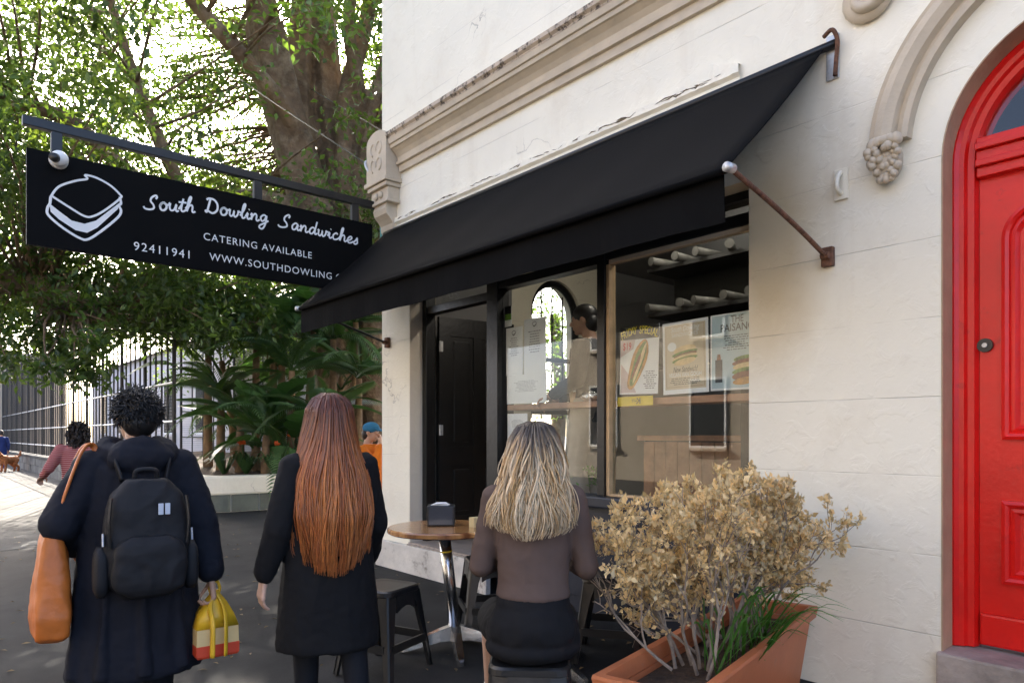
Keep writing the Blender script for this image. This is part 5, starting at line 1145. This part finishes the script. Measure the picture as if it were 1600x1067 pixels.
# ------------------------------------------------------------------ things in the window
def poster(name, label, x0, x1, z0, z1, m, y=.205, tilt=0):
    t = thing(name, label, 'poster', ((x0 + x1) / 2, y, z0), 0); t.rotation_euler = (0, tilt, 0)
    w = (x1 - x0) / 2; MB().box((-w, 0, 0), (w, .003, z1 - z0)).build('sheet', m, t); return t, w, z1 - z0
def flat(t, pts, m, name, k=1): MB().add([(x, -.0012 * k, z) for x, z in pts], [tuple(range(len(pts)))]).build(name, m, t)
def ptext(t, body, x, z, w, h, m, align='LEFT', bold=0., shear=0, k=2, inv=None, name='lettering'): return put_text(name, body, Matrix(((1, 0, 0, x), (0, 0, -1, 0), (0, 1, 0, z), (0, 0, 0, 1))), m, t, w, h, 1.0, align, bold, .0012 * k, shear)
def lines(t, x0, x1, z0, z1, n, m, center=True, seed=1, th=.35):
    random.seed(seed); b = MB(); dz = (z1 - z0) / n
    for i in range(n):
        l = (x1 - x0) * random.uniform(.55, 1); xa = (x0 + x1) / 2 - l / 2 if center else x0; z = z1 - i * dz; x = xa
        while x < xa + l: e = min(xa + l, x + random.uniform(.008, .03)); b.add([(x, -.0026, z - dz * th), (e, -.0026, z - dz * th), (e, -.0026, z), (x, -.0026, z)], [(0, 1, 2, 3)]); x = e + .005
    b.build('small_print', m, t)['kind'] = 'stuff'
m_yt = M_('yellow_ink', (.85, .68, .05), .5, .03, 5); m_crust = M_('bread_crust', (.60, .30, .07), .5, .25, 25); m_crumb = M_('bread_crumb', (.80, .60, .30), .5, .12, 30); m_lett = M_('salad_green', (.16, .26, .04), .5, .35, 40); m_meat = M_('filling_brown', (.25, .08, .03), .5, .3, 40); m_pink = M_('pale_pink', (.72, .58, .56), .5, .15, 5); m_redi = M_('red_ink', (.55, .03, .03), .5, .05, 5)
m_crm = M_('cream_print', (.68, .57, .40), .5, .06, 4); m_pblue = M_('pale_blue_print', (.48, .60, .64), .5, .06, 4)
# Friday special
t, w, h = poster('poster', 'friday special poster with a long filled roll behind the glass', -3.225, -2.893, 1.585, 2.06, m_paper, tilt=R(1.5))
flat(t, [(-w, h * .80), (w, h * .80), (w, h), (-w, h)], m_dark, 'poster_header'); flat(t, [(-w * .98, h * .55), (-w * .3, h * .66), (-w * .2, h * .8), (-w * .98, h * .8)], m_pink, 'pink_cloth'); flat(t, [(-w * .95, .01), (-w * .1, .01), (-w * .55, h * .3), (-w * .95, h * .45)], m_pink, 'pink_cloth')
for i, ch in enumerate('FRIDAY SPECIAL'):      # arched headline
    a = (i - 6.5) / 6.5; x = a * w * .86; z = h * .90 - .032 * a * a - .010
    if ch != ' ': 
        o = ptext(t, ch, 0, 0, None, .052, m_yt, 'CENTER', .012, k=3); o.location = (x, 0, z); o.rotation_euler = (0, a * .30, 0); o.scale = (.62, 1, 1)
ptext(t, '$19', -w * .86, h * .655, .075, .05, m_redi, bold=.015)
def rollpoly(cx, cz, L, W, a, n=20): return [(cx + (L * math.sin(q) * math.cos(a) - W * math.cos(q) * (1 + .12 * math.sin(3 * q)) * math.sin(a)), cz + (L * math.sin(q) * math.sin(a) + W * math.cos(q) * math.cos(a))) for q in [2 * math.pi * k / n for k in range(n)]]
flat(t, rollpoly(-.01, h * .43, .185, .062, R(68)), m_crust, 'bread_roll', 2); flat(t, rollpoly(-.005, h * .44, .165, .038, R(68)), m_lett, 'roll_filling', 3); flat(t, rollpoly(.01, h * .45, .15, .014, R(68)), m_crumb, 'bread_crumb', 4); flat(t, rollpoly(-.02, h * .40, .10, .012, R(66)), m_meat, 'roll_filling', 4.5)
lines(t, w * .25, w * .95, h * .06, h * .33, 9, m_ink, True, 3)
# vegan sandwich poster
t, w, h = poster('poster', 'cream poster with a stacked sandwich drawing in a white border', -2.846, -2.496, 1.572, 2.045, m_paper, tilt=R(-1))
flat(t, [(-w + .018, .03), (w - .018, .03), (w - .018, h - .02), (-w + .018, h - .02)], m_crm, 'printed_panel')
b = MB()
for (a0, b0, a1, b1) in ((-w + .028, .045, w - .028, .047), (-w + .028, h - .032, w - .028, h - .030), (-w + .028, .045, -w + .030, h - .03), (w - .030, .045, w - .028, h - .03)): b.add([(a0, -.0026, b0), (a1, -.0026, b0), (a1, -.0026, b1), (a0, -.0026, b1)], [(0, 1, 2, 3)])
b.build('border_line', m_shelfw, t)
ptext(t, 'South Dowling', 0, h * .86, .22, .036, m_paper, 'CENTER', shear=.3); ptext(t, 'SANDWICHES', 0, h * .79, .20, .026, m_paper, 'CENTER')
for (cx, cz, L, W, mm, k) in ((.0, .60, .085, .030, m_crumb, 2), (.0, .555, .10, .016, m_lett, 3), (.005, .53, .09, .014, m_meat, 3.2), (.0, .50, .095, .018, m_crumb, 3.4), (.0, .47, .10, .016, m_lett, 3.6), (.0, .44, .085, .022, m_crumb, 3.8)): flat(t, rollpoly(cx, h * cz, L, W, R(8)), mm, 'sandwich_layer', k)
flat(t, rollpoly(-.10, h * .66, .035, .03, 0), m_paper, 'round_badge', 2); ptext(t, 'New Sandwich!', 0, h * .30, .19, .036, m_ink, 'CENTER', shear=.35); ptext(t, 'VEGAN VAN GOGH', 0, h * .235, .25, .026, m_paper, 'CENTER', .01); lines(t, -.13, .13, h * .11, h * .215, 4, m_ink, True, 5)
# paisano poster, cut by the wall
t, w, h = poster('poster', 'pale blue poster headed the paisano, partly behind the wall edge', -2.484, -2.13, 1.578, 2.05, m_paper)
flat(t, [(-w + .01, .012), (w - .01, .012), (w - .01, h - .008), (-w + .01, h - .008)], m_pblue, 'printed_panel'); ptext(t, 'THE', .01, h * .875, .085, .042, m_ink, 'CENTER', .012); ptext(t, 'PAISANO', .01, h * .765, .23, .046, m_ink, 'CENTER', .012)
lines(t, -.09, .10, h * .50, h * .71, 7, m_ink, True, 6); flat(t, [(-w + .035, .05), (-w + .085, .05), (-w + .085, .19), (-w + .035, .19)], m_ink, 'sauce_bottle', 2); flat(t, [(-w + .045, .19), (-w + .075, .19), (-w + .07, .225), (-w + .05, .225)], m_meat, 'bottle_neck', 2)
for (cx, cz, L, W, mm, k) in ((.06, .40, .075, .018, m_lett, 2), (.06, .35, .085, .02, m_meat, 2.3), (.06, .30, .08, .02, m_crumb, 2.6), (.06, .24, .085, .02, m_lett, 2.9), (.06, .18, .085, .026, m_meat, 3.1), (.06, .11, .08, .022, m_crust, 3.3)): flat(t, rollpoly(cx, h * cz, L, W, R(6)), mm, 'sandwich_layer', k)
# menu sheets
def menu(label, x0, x1, z0, z1, seed, logo=True):
    t, w, h = poster('menu_sheet', label, x0, x1, z0, z1, m_paper); t['category'] = 'menu'
    if logo:
        b = MB().tube([(.028 * math.cos(a), -.003, h - .055 + .026 * math.sin(a)) for a in [R(20) + k * .28 for k in range(10)]], .0018, 4); b.tube([(-.018, -.003, h - .055), (-.004, -.003, h - .068), (.02, -.003, h - .05)], .004, 4); b.build('menu_logo', m_ink, t)
    lines(t, -w * .6, w * .6, h * .38, h * .78, 9, m_grey, True, seed); return t
menu('narrow white menu sheet left of the pair in the window', -4.468, -4.262, 1.80, 2.20, 1); menu('white menu sheet right of the pair in the window', -4.240, -3.985, 1.78, 2.245, 2)
t = menu('large white price list under the two menus', -4.468, -3.985, 1.562, 1.80, 3, False); t.location.y = .212
menu('white notice low in the window below the shelf', -4.45, -4.20, 1.25, 1.48, 4, False)
t, w, h = poster('rating_sticker', 'green and black food rating sticker at the window top', -4.485, -4.40, 2.215, 2.385, m_paper); t['category'] = 'sticker'; flat(t, [(-w, h * .62), (w, h * .62), (w, h), (-w, h)], m_dark, 'black_band'); flat(t, [(-w, h * .32), (w, h * .32), (w, h * .62), (-w, h * .62)], M_('sticker_green', (.16, .36, .04), .5, .05, 4), 'green_band')
t, w, h = poster('yellow_sticker', 'yellow sticker with a mirrored letter on the shelf edge', -3.24, -2.93, 1.505, 1.57, m_yel, .2); t['category'] = 'sticker'; o = ptext(t, 'K', .05, .012, .04, .042, m_ink); o.scale = (-1, 1, 1); o.location.x = .1
lines(t, -.04, .04, .02, .045, 2, m_ink, True, 8)
# foil parcel and cup on the shelf
random.seed(3); b = MB(); b.ell((0, 0, 0), (.09, .05, .04), None, 26, 18); b.v = [tuple(V(v) * (1 + .16 * noise.noise(V(v) * 38))) for v in b.v]
o = tag(b.build('foil_parcel', M_('foil', (.8, .8, .8), .18, .05, 30, .8, 70, metal=1)), 'crumpled foil parcel on the window shelf', 'foil parcel'); o.location = (-3.66, .36, 1.60)
CP = thing('paper_cup', 'small kraft paper cup beside the foil parcel', 'cup', (-3.83, .36, 1.557)); MB().rings([oval(0, 0, 0, .026, .026, 18), oval(0, 0, .085, .034, .034, 18)]).build('cup', m_card, CP, True); MB().rings([oval(0, 0, .085, .037, .037, 18), oval(0, 0, .097, .034, .034, 18)]).build('lid', m_paper, CP, True)
m_dull = M_('dull_paper', (.10, .098, .09), .7, .2, 12)
# shelving with cup stacks, boxes
SH = thing('wall_shelving', 'black wall shelving at the back right of the shop', 'shelf', (-2.9, 1.5, 1.9))
MB().box((-1.0, .28, -.1), (1.3, .32, 1.35)).build('back_board', m_dark, SH)
for z in (.0, .45, .85): MB().box((-1.0, -.12, z), (1.3, .28, z + .03)).build('shelf_board', m_dark, SH)
random.seed(8)
for k in range(13):
    zz = (.48, .88)[k % 2]; x = -3.78 + (k // 2) * .24 + random.uniform(-.03, .03); l = random.uniform(.22, .36)
    c = thing('cup_stack', '%s white cup sleeve from the left on the %s shelf inside' % (('first', 'second', 'third', 'fourth', 'fifth', 'sixth', 'seventh')[k // 2], ('lower', 'upper')[k % 2]), 'cups', (x, 1.42, 1.9 + zz + .04), R(random.uniform(-25, 25)), ['cup sleeves on the lower inside shelf', 'cup sleeves on the upper inside shelf'][k % 2]); MB().tube([(0, -.12, 0), (0, l, 0)], [.036, .031], 16).build('cups', m_dull, c, True); MB().tube([(0, -.121, 0), (0, -.128, 0)], .038, 16).build('cup_rim', m_dull, c)
for k in range(9):
    j = thing('storage_jar', '%s dark jar from the left on the low inside shelf' % ('first', 'second', 'third', 'fourth', 'fifth', 'sixth', 'seventh', 'eighth', 'ninth')[k], 'jar', (-3.8 + k * .2, 1.40, 1.93), 0, 'jars on the low inside shelf'); rr = random.uniform(.05, .075)
    MB().rings([oval(0, 0, 0, rr, rr, 16), oval(0, 0, .16, rr, rr, 16), oval(0, 0, .19, rr * .7, rr * .7, 16)]).build('jar', m_meat if k % 3 else m_dull, j, True); MB().rings([oval(0, 0, .19, rr * .75, rr * .75, 16), oval(0, 0, .22, rr * .75, rr * .75, 16)]).build('lid', m_dark, j)
CB = [(-2.42, .9, 1.95, .26, .22, .26, 'large brown cardboard box'), (-2.36, .9, 2.21, .2, .2, .12, 'small brown box on the large cardboard box'), (-2.30, .9, 2.33, .15, .18, .2, 'tall top cardboard box of the stack')]
for (x, y, z, a, d, hh, lb) in CB:
    c = thing('cardboard_box', lb + ' behind the window at the wall edge', 'box', (x, y, z)); MB().box((-a/2, -d/2, 0), (a/2, d/2, hh), bev=.003).build('carton', m_card, c); MB().box((-.02, -d/2 - .002, hh * .55), (.02, -d/2 - .0005, hh * .7)).build('hand_hole', m_dark, c)
BS = thing('box_bench', 'dark bench top carrying the cardboard boxes', 'bench', (-2.35, .95, 1.9)); MB().box((-.3, -.2, 0), (.5, .3, .05)).build('bench_top', m_dark, BS); MB().box((-.28, -.15, -1.62), (.48, .28, 0)).build('bench_body', m_dark, BS)
# counter of vertical timber boards
CT = thing('timber_counter', 'counter clad in vertical timber boards inside the shop', 'counter', (-3.0, 1.7, .27)); MB().box((-1.2, .03, 0), (1.4, .6, .98)).build('counter_body', m_dark, CT); MB().box((-1.25, -.03, .98), (1.4, .62, 1.03)).build('counter_top', m_shelfw, CT)
for k in range(20): MB().box((-1.2 + k * .13 + .004, 0, .02), (-1.2 + k * .13 + .126, .029, .97), bev=.004).build('board', m_shelfw, CT)
FR = thing('tall_fridge', 'pale steel fridge with paper notices behind the counter', 'fridge', (-2.95, 3.0, .27)); MB().box((-.45, 0, 0), (.45, .7, 1.95), bev=.01).build('cabinet', m_galv, FR); MB().box((-.005, -.012, .05), (.005, -.001, 1.9)).build('door_gap', m_dark, FR)
for x in (-.2, .2): MB().box((x - .05, -.006, 1.35), (x + .05, -.001, 1.55)).build('notice', m_paper, FR)
MN_ = thing('menu_board', 'black chalk menu board on the inside back wall', 'board', (-4.6, 4.97, 2.1)); MB().box((-.9, -.03, 0), (.9, 0, .55)).build('board_panel', m_dark, MN_)
for k, x in enumerate((-3.45, -2.62)):
    l = thing('ceiling_downlight', ['lit downlight on the shop ceiling left', 'lit downlight on the shop ceiling near the wall edge'][k], 'light', (x, 1.0, 3.38)); MB().tube([(0, 0, .02), (0, 0, 0)], .055, 16).build('lamp_ring', m_white, l); MB().tube([(0, 0, .0), (0, 0, -.004)], .04, 16).build('lamp_lens', emit_mat('lamp_glow', (1, .93, .82), 12), l)
    ld = bpy.data.lights.new('downlight', 'POINT'); ld.energy = 4; ld.shadow_soft_size = .04; ld.color = (1, .9, .78); lo = bpy.data.objects.new('downlight_lamp', ld); COL.objects.link(lo); lo.parent = l; lo.location = (0, 0, -.06)
# blue stool and pot plant just inside
IS = thing('blue_stool', 'blue grey stool inside the shop under the left window', 'stool', (-3.75, .75, .27)); MB().box((-.16, -.16, .42), (.16, .16, .46), bev=.01).build('seat', M_('blue_grey_plastic', (.07, .12, .18), .5, .1, 5), IS)
for sx in (-1, 1):
    for sy in (-1, 1): MB().tube([(sx * .13, sy * .13, .42), (sx * .17, sy * .17, 0)], [.03, .022], 8).build('leg', M_('blue_grey_plastic', (.07, .12, .18), .5, .1, 5), IS)
HP = thing('pot_plant', 'small bushy green pot plant low inside the left window', 'plant', (-3.9, .48, .80)); MB().rings([oval(0, 0, 0, .07, .07, 16), oval(0, 0, .13, .09, .09, 16)]).build('pot', m_plast, HP, True)
random.seed(2); leaf_mesh('foliage', [(V((random.gauss(0, .09), random.gauss(0, .06), .18 + random.gauss(0, .05))), rv(), rv(), .05, .025) for k in range(420)], m_grass, HP)['kind'] = 'stuff'
MB().box((-.25, -.1, -.5), (.25, .1, 0)).build('stand', m_dark, HP)
